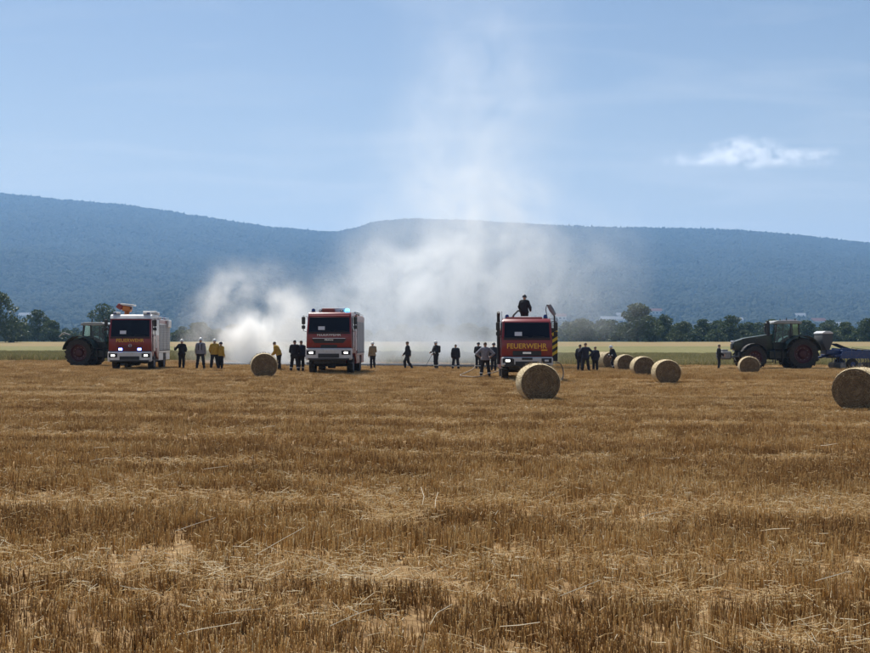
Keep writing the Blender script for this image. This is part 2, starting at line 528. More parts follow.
# ------------------------------------------------------------------ trees beyond the fields
def leaf_material(name, c1, c2):
    m = bpy.data.materials.new(name); m.use_nodes = True
    n, l = m.node_tree.nodes, m.node_tree.links
    b = n['Principled BSDF']; b.inputs['Roughness'].default_value = 0.6; b.inputs['Specular IOR Level'].default_value = 0.25
    at = n.new('ShaderNodeAttribute'); at.attribute_name = 'tone'
    mx = n.new('ShaderNodeMix'); mx.data_type = 'RGBA'; mx.inputs['A'].default_value = (*c1, 1); mx.inputs['B'].default_value = (*c2, 1)
    l.new(at.outputs['Fac'], mx.inputs['Factor']); l.new(mx.outputs['Result'], b.inputs['Base Color'])
    tr = n.new('ShaderNodeBsdfTranslucent'); ms = n.new('ShaderNodeMixShader'); ms.inputs[0].default_value = 0.22
    l.new(mx.outputs['Result'], tr.inputs['Color']); l.new(b.outputs[0], ms.inputs[1]); l.new(tr.outputs[0], ms.inputs[2])
    l.new(ms.outputs[0], n['Material Output'].inputs['Surface'])
    return m
m_leaf = [leaf_material('leaves deep green', (0.03, 0.05, 0.016), (0.07, 0.1, 0.03)),
          leaf_material('leaves mid green', (0.04, 0.062, 0.02), (0.085, 0.115, 0.036)),
          leaf_material('leaves pale green', (0.06, 0.08, 0.03), (0.11, 0.135, 0.05))]
m_bark = pmat('bark', (0.09, 0.065, 0.045), 0.95, var=.3, scale=6, bump=.6, bscale=12)

def tree(name, loc, h, w, kind, label, seed, group, low=0.12, n_leaf=2600, leaf=.5):
    rnd = random.Random(seed); rg = np.random.default_rng(seed)
    root = empty(name, (loc[0], loc[1], loc[2] - .05), rnd.uniform(0, 6))
    t = MB()
    top = h * .72
    bend = [Vector((rnd.uniform(-.04, .04) * h * k, rnd.uniform(-.04, .04) * h * k, top * k)) for k in (0, .3, .6, 1)]
    t.tube(bend, [h * .024, h * .018, h * .012, h * .004], 8)
    lobes = []
    nl = rnd.randint(8, 12)
    for i in range(nl):
        a = i * 2.4 + rnd.uniform(-.5, .5)
        zc_ = h * (low + .1 + (.74 - low) * ((i + .2) / nl) + rnd.uniform(-.05, .05))
        prof = math.sin(math.pi * min(1, max(.1, (zc_ / h - low + .22) / (1.16 - low)))) ** .6
        rr = w * .5 * prof * rnd.uniform(.25, .62)
        c = Vector((math.cos(a) * rr, math.sin(a) * rr, zc_))
        lobes.append((c, w * rnd.uniform(.2, .31) * (.55 + .55 * prof), h * rnd.uniform(.11, .17)))
        s = bend[1].lerp(bend[3], min(1, max(0, (zc_ / h - .25))))
        t.tube([s, s.lerp(c, .6) + Vector((0, 0, h * .01)), c], [h * .009, h * .006, h * .002], 5)
    lobes.append((Vector((0, 0, h * .88)), w * .22, h * .12))
    t.build('trunk', m_bark, root, True)
    per = n_leaf // len(lobes)
    P, T = [], []
    for (c, r, hz) in lobes:
        d = rg.normal(size=(per, 3)); d /= np.linalg.norm(d, axis=1)[:, None]
        rad = rg.uniform(.25, 1.06, per) ** .45
        p = d * rad[:, None] * np.array((r, r, hz)) + np.array(c)
        keep = np.array([mnoise.noise(Vector(q) * (3.0 / w) * 2) > -.28 for q in p])
        p = p[keep]; P.append(p); T.append(np.clip(rg.uniform(.0, .8, len(p)) + rnd.uniform(0, .25), 0, 1))
    P, T = np.concatenate(P), np.concatenate(T)
    n = len(P)
    a = rg.normal(size=(n, 3)); a /= np.linalg.norm(a, axis=1)[:, None]
    b = np.cross(a, rg.normal(size=(n, 3))); b /= np.linalg.norm(b, axis=1)[:, None]
    s = rg.uniform(.5, 1.15, n)[:, None] * leaf
    V = np.stack([P - a * s, P + b * s * .6, P + a * s, P - b * s * .6], 1).reshape(-1, 3)
    Fq = np.arange(4 * n).reshape(n, 4)
    me = np_mesh('crown', V, Fq, m_leaf[kind])
    at = me.attributes.new('tone', 'FLOAT', 'FACE'); at.data.foreach_set('value', T[:len(me.polygons)].astype(np.float32))
    mesh_obj('crown', me, root)
    tag(root, label, 'tree' if h > 4.5 else 'bush', group)
    return root

G_T = 'trees beyond the fields'
def tree_px(u, dist, top_v, wpx, kind, label, seed, name='broadleaf_tree', low=.1, base=None, n_leaf=2600):
    x = (u - U0) / F_PX * dist
    z = land_z(x, dist)
    h = (HORIZON - top_v) / F_PX * dist + CAM_Z - z
    w = wpx / F_PX * dist
    return tree(name, (x, dist, z), h, w, kind, label, seed, G_T, low, n_leaf, leaf=max(.22, .05 * w ** .5 * (dist / 380) + .26))
TREES = [
 # u, distance, top row, width px, tone, label
 (-4, 340, 291, 52, 0, 'tall dark broadleaf tree cut by the left edge of the picture', .04),
 (14, 352, 318, 26, 1, 'lower rounded tree leaning out right of the tall left edge tree', .05),
 (38, 395, 309, 34, 0, 'rounded dark tree between the left edge tree and the left tractor', .05),
 (52, 388, 320, 24, 1, 'smaller bushy tree just left of the left tractor', .05),
 (22, 430, 322, 22, 2, 'pale small tree behind the left edge trees', .05),
 (103, 400, 303, 32, 1, 'green tree showing between the left tractor cab and the roof monitor', .08),
 (152, 440, 315, 30, 0, 'dark tree hidden behind the left fire engine', .06),
 (200, 420, 322, 34, 1, 'bushy tree in the smoke right of the left fire engine', .06),
 (236, 410, 324, 30, 0, 'dim tree inside the white smoke near the left bale', .06),
 (292, 430, 318, 32, 1, 'dim tree behind smoke left of the middle fire engine', .06),
 (402, 420, 324, 28, 0, 'dim low tree behind the smoke right of the middle fire engine', .06),
 (468, 420, 323, 30, 1, 'dim low tree behind smoke left of the right fire engine', .06),
 (582, 430, 318, 34, 1, 'smoke veiled tree left of the big round tree', .06),
 (609, 425, 325, 26, 0, 'low dark tree at the left foot of the big round tree', .06),
 (638, 372, 303, 50, 0, 'big dark round tree rising above the far hedge line', .06),
 (664, 400, 314, 24, 1, 'medium tree right beside the big round tree', .06),
 (683, 395, 321, 26, 2, 'low pale tree in the hedge line beyond the round bales', .06),
 (703, 400, 319, 26, 0, 'dark low tree second right from the big round tree', .06),
 (730, 385, 315, 30, 0, 'wide dark tree in the hedge line left of the right tractor', .06),
 (748, 405, 322, 24, 1, 'low tree just behind the nose of the right tractor', .06),
 (772, 410, 319, 26, 1, 'tree behind the exhaust stack of the right tractor', .06),
 (806, 415, 320, 24, 0, 'dark tree between the right tractor cab and the seed hopper', .06),
 (826, 430, 324, 22, 2, 'pale low tree right above the seed hopper', .06),
 (846, 400, 322, 26, 1, 'low tree beyond the seed drill', .06),
 (868, 380, 318, 30, 0, 'dark tree cut by the right edge of the picture', .06),
 (900, 400, 316, 34, 1, 'dark tree just beyond the right edge', .06),
]
for i, (u, d, tv, w, k, lab, low) in enumerate(TREES):
    if 0 - 25 < u < 892: tree_px(u, d, tv, w, k, lab, 100 + i, low=low * .3, n_leaf=5200 if w > 45 else 2800)
# low scrub between the trees
m_scr = m_leaf[1]
SCRUB = [(616, 398, 331, 20), (652, 378, 329, 22), (676, 380, 330, 24), (694, 382, 331, 22), (716, 378, 329, 26), (744, 380, 330, 22), (764, 390, 329, 24), (788, 384, 328, 28),
         (832, 392, 331, 26), (858, 388, 330, 24), (66, 396, 331, 26), (92, 400, 329, 30), (180, 405, 330, 24)]
SL = ['low scrub under the smoke veiled trees', 'bush at the right foot of the big round tree', 'bush below the medium tree beside the big round tree', 'bush below the low pale tree in the hedge line',
      'bush left below the wide dark hedge tree', 'bush in line with the nose of the right tractor', 'bush behind the bonnet of the right tractor', 'bush seen through the cab of the right tractor',
      'bush behind the seed drill frame', 'bush near the right edge tree', 'bush behind the rear wheel of the left tractor', 'bush behind the cab of the left tractor', 'bush right behind the left fire engine']
for i, (u, d, tv, w) in enumerate(SCRUB):
    tree_px(u, d, tv, w, i % 3, SL[i], 300 + i, 'bush', low=.0, n_leaf=1300)

# belt of far woods on the plain behind the named trees, one hazy mass
far_kinds = []
for k in range(5):
    t_ = tree('far_tree', (0, 0, 0), 10.0, 9.0, k % 2, 'x', 900 + k, None, 0.0, 1500, .62)
    for ch in list(t_.children):
        if ch.name.startswith('crown'): far_kinds.append(ch.data)
        bpy.data.objects.remove(ch)
    bpy.data.objects.remove(t_)
pts, rot, scl, idx = [], [], [], []
for _ in range(520):
    y = random.uniform(470, 1150); u = random.uniform(-220, 1090); x = (u - U0) / F_PX * y
    d_ = mnoise.noise(Vector((x * .006, y * .004, 6.0)))
    s = (.62 + .35 * d_ + random.uniform(-.12, .2)) * (1.15 if u > 560 else .85) * (1 + (y - 470) / 1500)
    if s < .3: continue
    pts.append((x, y, 1.8)); rot.append((0, 0, random.uniform(0, 6.28))); scl.append((s * 1.25, s * 1.25, s)); idx.append(random.randrange(5))
fw_ = scatter('far_woods', pts, rot, scl, idx, far_kinds)
tag(fw_, 'hazy belt of far woods between the fields and the hills', 'woods', kind='stuff')

# ------------------------------------------------------------------ houses at the foot of the hills
m_wall_w = pmat('render pale', (0.62, 0.6, 0.56), .9, var=.06, scale=.3)
m_roof_r = pmat('roof tile red', (0.16, 0.07, 0.05), .95, var=.2, scale=.5, spec=.1)
m_roof_g = pmat('roof sheet grey', (0.24, 0.25, 0.27), .9, var=.1, scale=.2, spec=.1)
m_pane = pmat('dark pane', (0.03, 0.035, 0.045), .15)
def house(u, v, dist_hint, w, d, h, roof, label, flat=False, rz=0.0):
    # walk out along the terrain until the row is reached
    y = dist_hint
    x = (u - U0) / F_PX * y
    z = hill_z(x, y)
    o = empty('hall' if flat else 'house', (x, y, z - .5), rz)
    MB().box((0, 0, h / 2), (w, d, h)).build('wall', m_wall_w, o)
    if flat:
        MB().box((0, 0, h + .35), (w + 1, d + 1, .7)).build('roof', m_roof_g, o)
    else:
        r = d * .36
        MB().prism([(-d / 2 - .5, h - .1), (0, h + r), (d / 2 + .5, h - .1)], 'x', -w / 2 - .5, w / 2 + .5).build('roof', roof, o)
    for k in range(3 if not flat else 6):
        n_ = 3 if not flat else 6
        MB().box(((k - (n_ - 1) / 2) * w / n_, -d / 2 - .03, h * .55), (w / n_ * .5, .12, h * .3)).build('window', m_pane, o)
    return tag(o, label, 'building', 'houses at the foot of the hills')
for i, (u, y, w, d, h, fl, lab) in enumerate(HOUSES):
    house(u, 0, y, w, d, h, m_roof_r if i % 2 else m_roof_g, lab, bool(fl), random.uniform(-.15, .15) if not fl else random.uniform(-.1, .1))

# ------------------------------------------------------------------ stubble, loose straw, grass
def straw_material(name, stops, rough=.55, trans=.48):
    m = bpy.data.materials.new(name); m.use_nodes = True
    n, l = m.node_tree.nodes, m.node_tree.links
    b = n['Principled BSDF']; b.inputs['Roughness'].default_value = rough; b.inputs['Specular IOR Level'].default_value = 0.35
    at = n.new('ShaderNodeAttribute'); at.attribute_name = 'tone'
    oi = n.new('ShaderNodeObjectInfo')
    ma = n.new('ShaderNodeMath'); ma.operation = 'MULTIPLY_ADD'; ma.inputs[1].default_value = .22
    sb = n.new('ShaderNodeMath'); sb.operation = 'SUBTRACT'; sb.inputs[1].default_value = .11
    cr = n.new('ShaderNodeValToRGB')
    cr.color_ramp.elements[0].position = stops[0][0]; cr.color_ramp.elements[0].color = (*stops[0][1], 1)
    cr.color_ramp.elements[1].position = stops[-1][0]; cr.color_ramp.elements[1].color = (*stops[-1][1], 1)
    for p, c in stops[1:-1]:
        e = cr.color_ramp.elements.new(p); e.color = (*c, 1)
    l.new(oi.outputs['Random'], ma.inputs[0]); l.new(at.outputs['Fac'], ma.inputs[2]); l.new(ma.outputs[0], sb.inputs[0])
    l.new(sb.outputs[0], cr.inputs[0]); l.new(cr.outputs[0], b.inputs['Base Color'])
    tr = n.new('ShaderNodeBsdfTranslucent'); ms = n.new('ShaderNodeMixShader'); ms.inputs[0].default_value = trans
    l.new(cr.outputs[0], tr.inputs['Color']); l.new(b.outputs[0], ms.inputs[1]); l.new(tr.outputs[0], ms.inputs[2])
    l.new(ms.outputs[0], n['Material Output'].inputs['Surface'])
    return m
m_straw = straw_material('straw', [(0.0, (0.25, 0.145, 0.06)), (.3, (0.49, 0.32, 0.14)), (.55, (0.71, 0.51, 0.24)), (.78, (0.80, 0.66, 0.40)), (1.0, (0.86, 0.79, 0.62))])

def stalks(rg, n, size, h0, h1, r0, lean, tone, bend=0.0, n_flat=0, flat_len=(.1, .35), flat_tone=(.6, 1.), flat_h=.10):
    """a patch of cut stalks (3-sided, slightly bent) with loose straw lying among them"""
    V, Fc, T = [], [], []
    def stick(p, d, L, r, t, bd, seg=2):
        k = len(V)
        d = d / np.linalg.norm(d)
        a = np.cross(d, (0.3, .5, .81)); a /= np.linalg.norm(a); b = np.cross(d, a)
        for j in range(seg + 1):
            s = j / seg
            c = p + d * L * s + bd * s * s
            rr = r * (1 - .3 * s)
            for q in range(3):
                an = 2.0944 * q
                V.append(c + (a * math.cos(an) + b * math.sin(an)) * rr)
        for j in range(seg):
            for q in range(3):
                i0, i1 = k + j * 3 + q, k + j * 3 + (q + 1) % 3
                Fc.append((i0, i1, i1 + 3, i0 + 3)); T.append(t)
    # plants stand in drilled rows, tillers in tufts
    rows = int(size / .13)
    for i in range(n // 4):
        y = (rg.integers(0, rows) + .5) / rows * size - size / 2 + rg.normal(0, .012)
        x = rg.uniform(-size / 2, size / 2)
        for _ in range(4):
            d = np.array((rg.normal(0, lean), rg.normal(0, lean), 1.0))
            L = rg.uniform(h0, h1)
            bd = rg.normal(0, 1, 3) * bend * L
            stick(np.array((x + rg.normal(0, .02), y + rg.normal(0, .016), -.02)), d, L, r0 * rg.uniform(.7, 1.35), np.clip(rg.normal(tone[0], tone[1]), 0, 1), bd, 1 if bend == 0 else 2)
    for i in range(n_flat):
        an = rg.uniform(0, 6.283)
        d = np.array((math.cos(an), math.sin(an), rg.normal(0, .22)))
        L = rg.uniform(*flat_len)
        p = np.array((rg.uniform(-size / 2, size / 2), rg.uniform(-size / 2, size / 2), rg.uniform(.02, flat_h)))
        stick(p, d, L, r0 * rg.uniform(.5, .9), rg.uniform(*flat_tone), rg.normal(0, .06, 3) * L)
    me = np_mesh('stubble_patch', np.array(V), np.array(Fc), m_straw)
    a = me.attributes.new('tone', 'FLOAT', 'FACE'); a.data.foreach_set('value', np.array(T, np.float32)[:len(me.polygons)])
    return me

PS = 0.62
kinds = []
for k in range(6):   # standing brown stubble
    kinds.append(stalks(np.random.default_rng(k), 250, PS, .07, .165, .0034, .12, (.27, .22), 0.0, 12, (.03, .11), (.5, 1.0), .13))
for k in range(4):   # golden, less broken stubble
    kinds.append(stalks(np.random.default_rng(20 + k), 240, PS, .08, .18, .0034, .12, (.46, .20), 0.0, 12, (.03, .12), (.5, 1.0), .15))
for k in range(4):   # pressed down, much loose straw on top
    kinds.append(stalks(np.random.default_rng(40 + k), 230, PS, .05, .13, .0033, .22, (.50, .20), .10, 55, (.03, .13), (.45, 1.0), .12))
for k in range(3):   # bleached straw heap
    kinds.append(stalks(np.random.default_rng(60 + k), 160, PS, .04, .12, .0032, .4, (.58, .18), .2, 150, (.04, .19), (.5, 1.0), .13))
# pale straw patches and lying swaths surveyed in the photograph: pixel, half-widths in metres
PALE = [((255, 578), 1.25, .45, 3), ((330, 572), .8, .3, 2), ((380, 520), .35, .5, 3), ((205, 560), .5, .3, 2), ((40, 575), 1.0, .35, 2), ((720, 600), .55, .45, 3),
        ((745, 640), .5, .3, 3), ((560, 600), .9, .3, 2), ((470, 590), .8, .25, 2), ((690, 505), 1.4, .7, 2), ((840, 500), 1.2, .6, 2), ((610, 520), .8, .5, 2), ((30, 500), 1.1, .5, 2),
        ((370, 490), .5, .8, 2), ((300, 610), 1.2, .3, 2), ((120, 600), 1.0, .35, 2), ((650, 560), 1.1, .35, 2), ((200, 460), 1.6, .5, 2), ((540, 455), 2.0, .5, 2), ((790, 455), 1.8, .5, 2)]
PALE = [(on_ground(u, v + 6), a, b, k) for ((u, v), a, b, k) in PALE]
GOLD = [((185, 575), .8, .35), ((330, 545), 1.6, .45), ((420, 540), 1.2, .5), ((560, 470), 2.5, .8), ((720, 545), 1.5, .4), ((790, 585), 1.5, .35), ((700, 640), 1.2, .3), ((240, 520), 1.6, .6)]
GOLD = [(on_ground(u, v + 6), a, b) for ((u, v), a, b) in GOLD]
def swath(x, y):
    """combine passes run across the view; every few metres a lighter line of chaff"""
    yy = y + .25 * mnoise.noise(Vector((x * .03, y * .02, 1))) + .014 * x
    return mnoise.noise(Vector((x * .012, yy * .55, 5.0))) + .22 * mnoise.noise(Vector((x * .2, yy * .9, 8.0)))
pts, rot, scl, idx = [], [], [], []
y = 5.2
while y < STUBBLE_END - .4:
    far = y > 45
    st = (.46 if y < 20 else .56 if not far else .80 if y < 75 else 1.05)
    half = .40 * y + 3.0
    nx = int(2 * half / st)
    for i in range(nx):
        x = -half + (i + random.uniform(.1, .9)) * st
        yy = y + random.uniform(-.3, .3) * st
        if burnt(x, yy): continue
        b = swath(x, yy)
        loc = mnoise.noise(Vector((x * .45, yy * .45, 3.0)))
        k = random.randrange(0, 6); hs = random.uniform(.85, 1.15)
        if b > .27 or loc > .6: k = random.randrange(10, 14)
        elif b + .3 * loc > .02: k = random.choice((6, 7, 8, 9, 6, 7, 8, 9, 10, 12))
        if yy > 26 and k < 6 and random.random() < min(.6, (yy - 26) * .03): k = random.randrange(6, 14)
        for (c, a, bb) in GOLD:
            if ((x - c.x) / a) ** 2 + ((yy - c.y) / bb) ** 2 < random.uniform(.5, 1.3): k = random.randrange(6, 10); hs *= 1.15
        for (c, a, bb, q) in PALE:
            if ((x - c.x) / a) ** 2 + ((yy - c.y) / bb) ** 2 < random.uniform(.4, 1.3):
                k = random.randrange(14, 17) if q == 3 else random.randrange(10, 14)
        # a strip of taller golden stubble left standing on the right
        if x > 8 and 63 < yy < 79 + .1 * x:
            k = random.randrange(6, 10); hs *= 1.7
        g = 1.0 if not far else 1.25 if y < 75 else 1.5
        pts.append((x, yy, gz(x, yy))); rot.append((0, 0, random.choice((0, math.pi)) + random.gauss(0, .12)))
        scl.append((g, g, hs)); idx.append(k)
    y += st
stub = scatter('stubble', pts, rot, scl, idx, kinds)
tag(stub, 'cut brown and golden cereal stubble covering the field', 'stubble', kind='stuff')

# single long straws lying on top of the stubble
V = []
mb = MB()
LONG = [((255, 568), (305, 548)), ((262, 430), (275, 433)), ((120, 610), (150, 606)), ((215, 628), (262, 622)), ((160, 482), (180, 481)), ((438, 505), (432, 535)), ((421, 498), (423, 522)),
        ((430, 650), (452, 632)), ((560, 612), (600, 600)), ((760, 540), (790, 548)), ((815, 605), (850, 596)), ((640, 530), (668, 526)), ((90, 470), (120, 468)), ((330, 640), (372, 628)), ((500, 645), (540, 655))]
straws = 0
rnd = random.Random(5)
spots = [(on_ground(a[0], a[1] + 4), on_ground(b[0], b[1] + 4)) for a, b in LONG]
for _ in range(8):
    yy = rnd.uniform(7, 26); xx = rnd.uniform(-.38, .38) * yy; an = rnd.uniform(-.7, .7); L = rnd.uniform(.15, .45)
    spots.append((Vector((xx, yy, gz(xx, yy))), Vector((xx + L * math.cos(an), yy + L * math.sin(an), gz(xx, yy)))))
for p, q in spots:
    if (q - p).length > 1.1: q = p + (q - p).normalized() * 1.1
    z0, z1 = rnd.uniform(.1, .2), rnd.uniform(.1, .22)
    mid = p.lerp(q, .5) + Vector((rnd.uniform(-.03, .03), 0, (z0 + z1) / 2 + rnd.uniform(-.012, .012)))
    mb.tube([p + Vector((0, 0, z0)), mid, q + Vector((0, 0, z1))], [.0026, .0028, .002], 4)
m_long = pmat('bleached straw', (0.55, 0.45, 0.28), .5, color2=(0.75, 0.68, 0.52), scale=3)
lo = mb.build('loose_straw', m_long)
tag(lo, 'bleached single straws lying on the stubble', 'straw', kind='stuff')

# grass: scraggly field edge and the meadow behind it
def grass_patch(seed, n, size, h0, h1, mat_, w=.012):
    rg = np.random.default_rng(seed)
    V, Fc, T = [], [], []
    for i in range(n):
        x, y_ = rg.uniform(-size / 2, size / 2, 2); an = rg.uniform(0, 6.28); L = rg.uniform(h0, h1)
        lx, ly = rg.normal(0, .3, 2) * L
        dx, dy = math.cos(an) * w, math.sin(an) * w
        k = len(V)
        V += [(x - dx, y_ - dy, -.02), (x + dx, y_ + dy, -.02), (x + dx * .7 + lx * .4, y_ + dy * .7 + ly * .4, L * .6), (x - dx * .7 + lx * .4, y_ - dy * .7 + ly * .4, L * .6),
              (x + lx, y_ + ly, L), (x + lx + .002, y_ + ly, L)]
        Fc += [(k, k + 1, k + 2, k + 3), (k + 3, k + 2, k + 5, k + 4)]
        t = rg.uniform(0, 1); T += [t, t]
    me = np_mesh('grass_patch', np.array(V), np.array(Fc), mat_)
    a = me.attributes.new('tone', 'FLOAT', 'FACE'); a.data.foreach_set('value', np.array(T, np.float32)[:len(me.polygons)])
    return me
m_grass = straw_material('meadow grass', [(0, (0.13, 0.13, 0.045)), (.5, (0.24, 0.22, 0.085)), (.8, (0.34, 0.27, 0.12)), (1, (0.42, 0.34, 0.18))], .6, .3)
gk = [grass_patch(k, 220, 1.4, .12, .38, m_grass, .014) for k in range(4)] + [grass_patch(9 + k, 160, 1.0, .3, .75, m_grass, .016) for k in range(3)]
pts, rot, scl, idx = [], [], [], []
y = STUBBLE_END
while y < 175:
    st = .95 if y < 112 else 1.7
    half = .42 * y + 2
    for i in range(int(2 * half / st)):
        x = -half + (i + random.random()) * st
        yy = y + random.uniform(-.5, .5) * st
        edge = yy < STUBBLE_END + 1.4
        k = random.randrange(4, 7) if edge and random.random() < .75 else random.randrange(0, 4)
        s = random.uniform(.75, 1.25)
        pts.append((x, yy, gz(x, yy))); rot.append((0, 0, random.uniform(0, 6.28))); scl.append((1.1, 1.1, s * (.8 if x > 12 else 1))); idx.append(k)
    y += st
mg = scatter('meadow_grass', pts, rot, scl, idx, gk)
tag(mg, 'dry green grass of the meadow strip behind the stubble', 'grass', kind='stuff')

# ------------------------------------------------------------------ vehicles
m_red = pmat('fire engine red paint', (0.20, 0.008, 0.011), .32, var=.08, scale=1.5, coat=.15, dirt=(.16, .10, .07, .22))
m_white = pmat('white paint', (0.58, 0.58, 0.58), .45, var=.04, scale=2, coat=.3, dirt=(.35, .3, .24, .35))
m_silver = pmat('silver bumper paint', (0.50, 0.50, 0.51), .4, var=.05, scale=2, coat=.2, dirt=(.25, .2, .16, .35))
m_alu = pmat('aluminium shutter', (0.20, 0.205, 0.22), .5, metal=.3, var=.08, scale=3)
m_black = pmat('black plastic', (0.018, 0.018, 0.02), .55, var=.2, scale=6)
m_dark = pmat('dark chassis steel', (0.03, 0.029, 0.03), .7, var=.3, scale=5, dirt=(.14, .1, .07, .5))
m_glass = pmat('tinted glass', (0.008, 0.010, 0.018), .08, spec=.22)
m_rubber = pmat('tyre rubber', (0.022, 0.021, 0.02), .85, var=.25, scale=8, bump=.3, dirt=(.15, .11, .07, .5))
m_rim = pmat('wheel steel grey', (0.22, 0.22, 0.23), .5, metal=.3, var=.15, scale=6)
m_head = pmat('lit headlamp', (0.8, 0.8, 0.8), .2, emit=(1, .96, .88), estr=5.0)
m_headoff = pmat('clear lamp', (0.55, 0.56, 0.58), .15)
m_bluelit = pmat('lit blue lamp', (0.1, 0.15, 0.8), .2, emit=(.16, .22, 1.0), estr=10.0)
m_cyanlit = pmat('lit beacon', (0.05, 0.3, 0.7), .2, emit=(.08, .55, 1.0), estr=4.5)
m_bluedark = pmat('blue lamp dome', (0.01, 0.03, 0.16), .15)
m_amber = pmat('amber marker', (0.5, 0.15, 0.02), .3)
m_yellow = pmat('yellow reflective letters', (0.75, 0.42, 0.03), .45)
m_chev = pmat('yellow reflective stripe', (0.72, 0.52, 0.04), .45, var=.05, scale=3)
m_wlet = pmat('white reflective letters', (0.75, 0.75, 0.75), .45)
m_chrome = pmat('chrome', (0.6, 0.6, 0.62), .2, metal=.9)
m_orange = pmat('orange plastic', (0.5, 0.16, 0.03), .5)
m_hose = pmat('canvas hose', (0.2, 0.16, 0.11), .85, var=.15, scale=12)
m_card = pmat('paper card', (0.62, 0.64, 0.7), .8)

def lettering(text, width, height, parent, loc, mat_, name='lettering'):
    cu = bpy.data.curves.new('text', 'FONT'); cu.body = text; cu.align_x = 'CENTER'; cu.align_y = 'CENTER'; cu.size = 1.0; cu.extrude = .004; cu.offset = .012
    t = bpy.data.objects.new('text', cu); col.objects.link(t)
    dg = bpy.context.evaluated_depsgraph_get()
    me = bpy.data.meshes.new_from_object(t.evaluated_get(dg))
    bpy.data.objects.remove(t); bpy.data.curves.remove(cu)
    co = np.empty(len(me.vertices) * 3, np.float32); me.vertices.foreach_get('co', co); co = co.reshape(-1, 3)
    mn, mx = co.min(0), co.max(0)
    co[:, 0] = (co[:, 0] - (mn[0] + mx[0]) / 2) * width / (mx[0] - mn[0])
    co[:, 1] = (co[:, 1] - (mn[1] + mx[1]) / 2) * height / (mx[1] - mn[1])
    me.vertices.foreach_set('co', co.ravel()); me.update()
    me.materials.clear(); me.materials.append(mat_)
    o = mesh_obj(name, me, parent)
    o.location = loc; o.rotation_euler = (math.pi / 2, 0, 0)
    return o

def road_wheel(parent, x, y, r, w, side):
    wh = MB()
    wh.lathe([(-w * .32, r * .30), (-w * .10, r * .56), (w * .30, r * .60), (w * .42, r * .60), (w * .44, r * .52), (w * .22, r * .46), (w * .24, r * .2), (w * .40, r * .17), (w * .42, .01)], (0, 0, 0), 'x', 20)
    o = wh.build('wheel', m_rim, parent, True)
    o.location = (x, y, r - .015); o.rotation_euler = (0, 0, 0 if side > 0 else math.pi)
    ty = MB()
    ty.lathe([(-w * .46, r * .58), (-w * .5, r * .8), (-w * .44, r * .95), (-w * .3, r), (w * .3, r), (w * .44, r * .95), (w * .5, r * .8), (w * .46, r * .58)], (0, 0, 0), 'x', 28, False)
    for k in range(28):
        a = 2 * math.pi * k / 28
        for s in (-1, 1):
            rot = Matrix.Rotation(a, 3, 'X') @ Matrix.Rotation(s * .35, 3, 'Z')
            ty.box(Matrix.Rotation(a, 3, 'X') @ Vector((s * w * .24, 0, r * .99)), (w * .4, r * .09, r * .05), 0, rot)
    ty.build('tyre', m_rubber, o, True)
    bo = MB()
    for k in range(8):
        a = 2 * math.pi * k / 8
        bo.tube([(w * .2, r * .28 * math.cos(a), r * .28 * math.sin(a)), (w * .27, r * .28 * math.cos(a), r * .28 * math.sin(a))], .018, 6)
    bo.build('wheel_nuts', m_chrome, o)['kind'] = 'stuff'
    return o

def lamp(parent, name, c, s, lit, glass, bev=.03):
    h = MB().box(c, s, bev).build(name, m_black, parent)
    MB().box((c[0], c[1] - s[1] / 2 - .004, c[2]), (s[0] * .56, .02, s[2] * .6), .008).build('lens', glass, h)
    return h

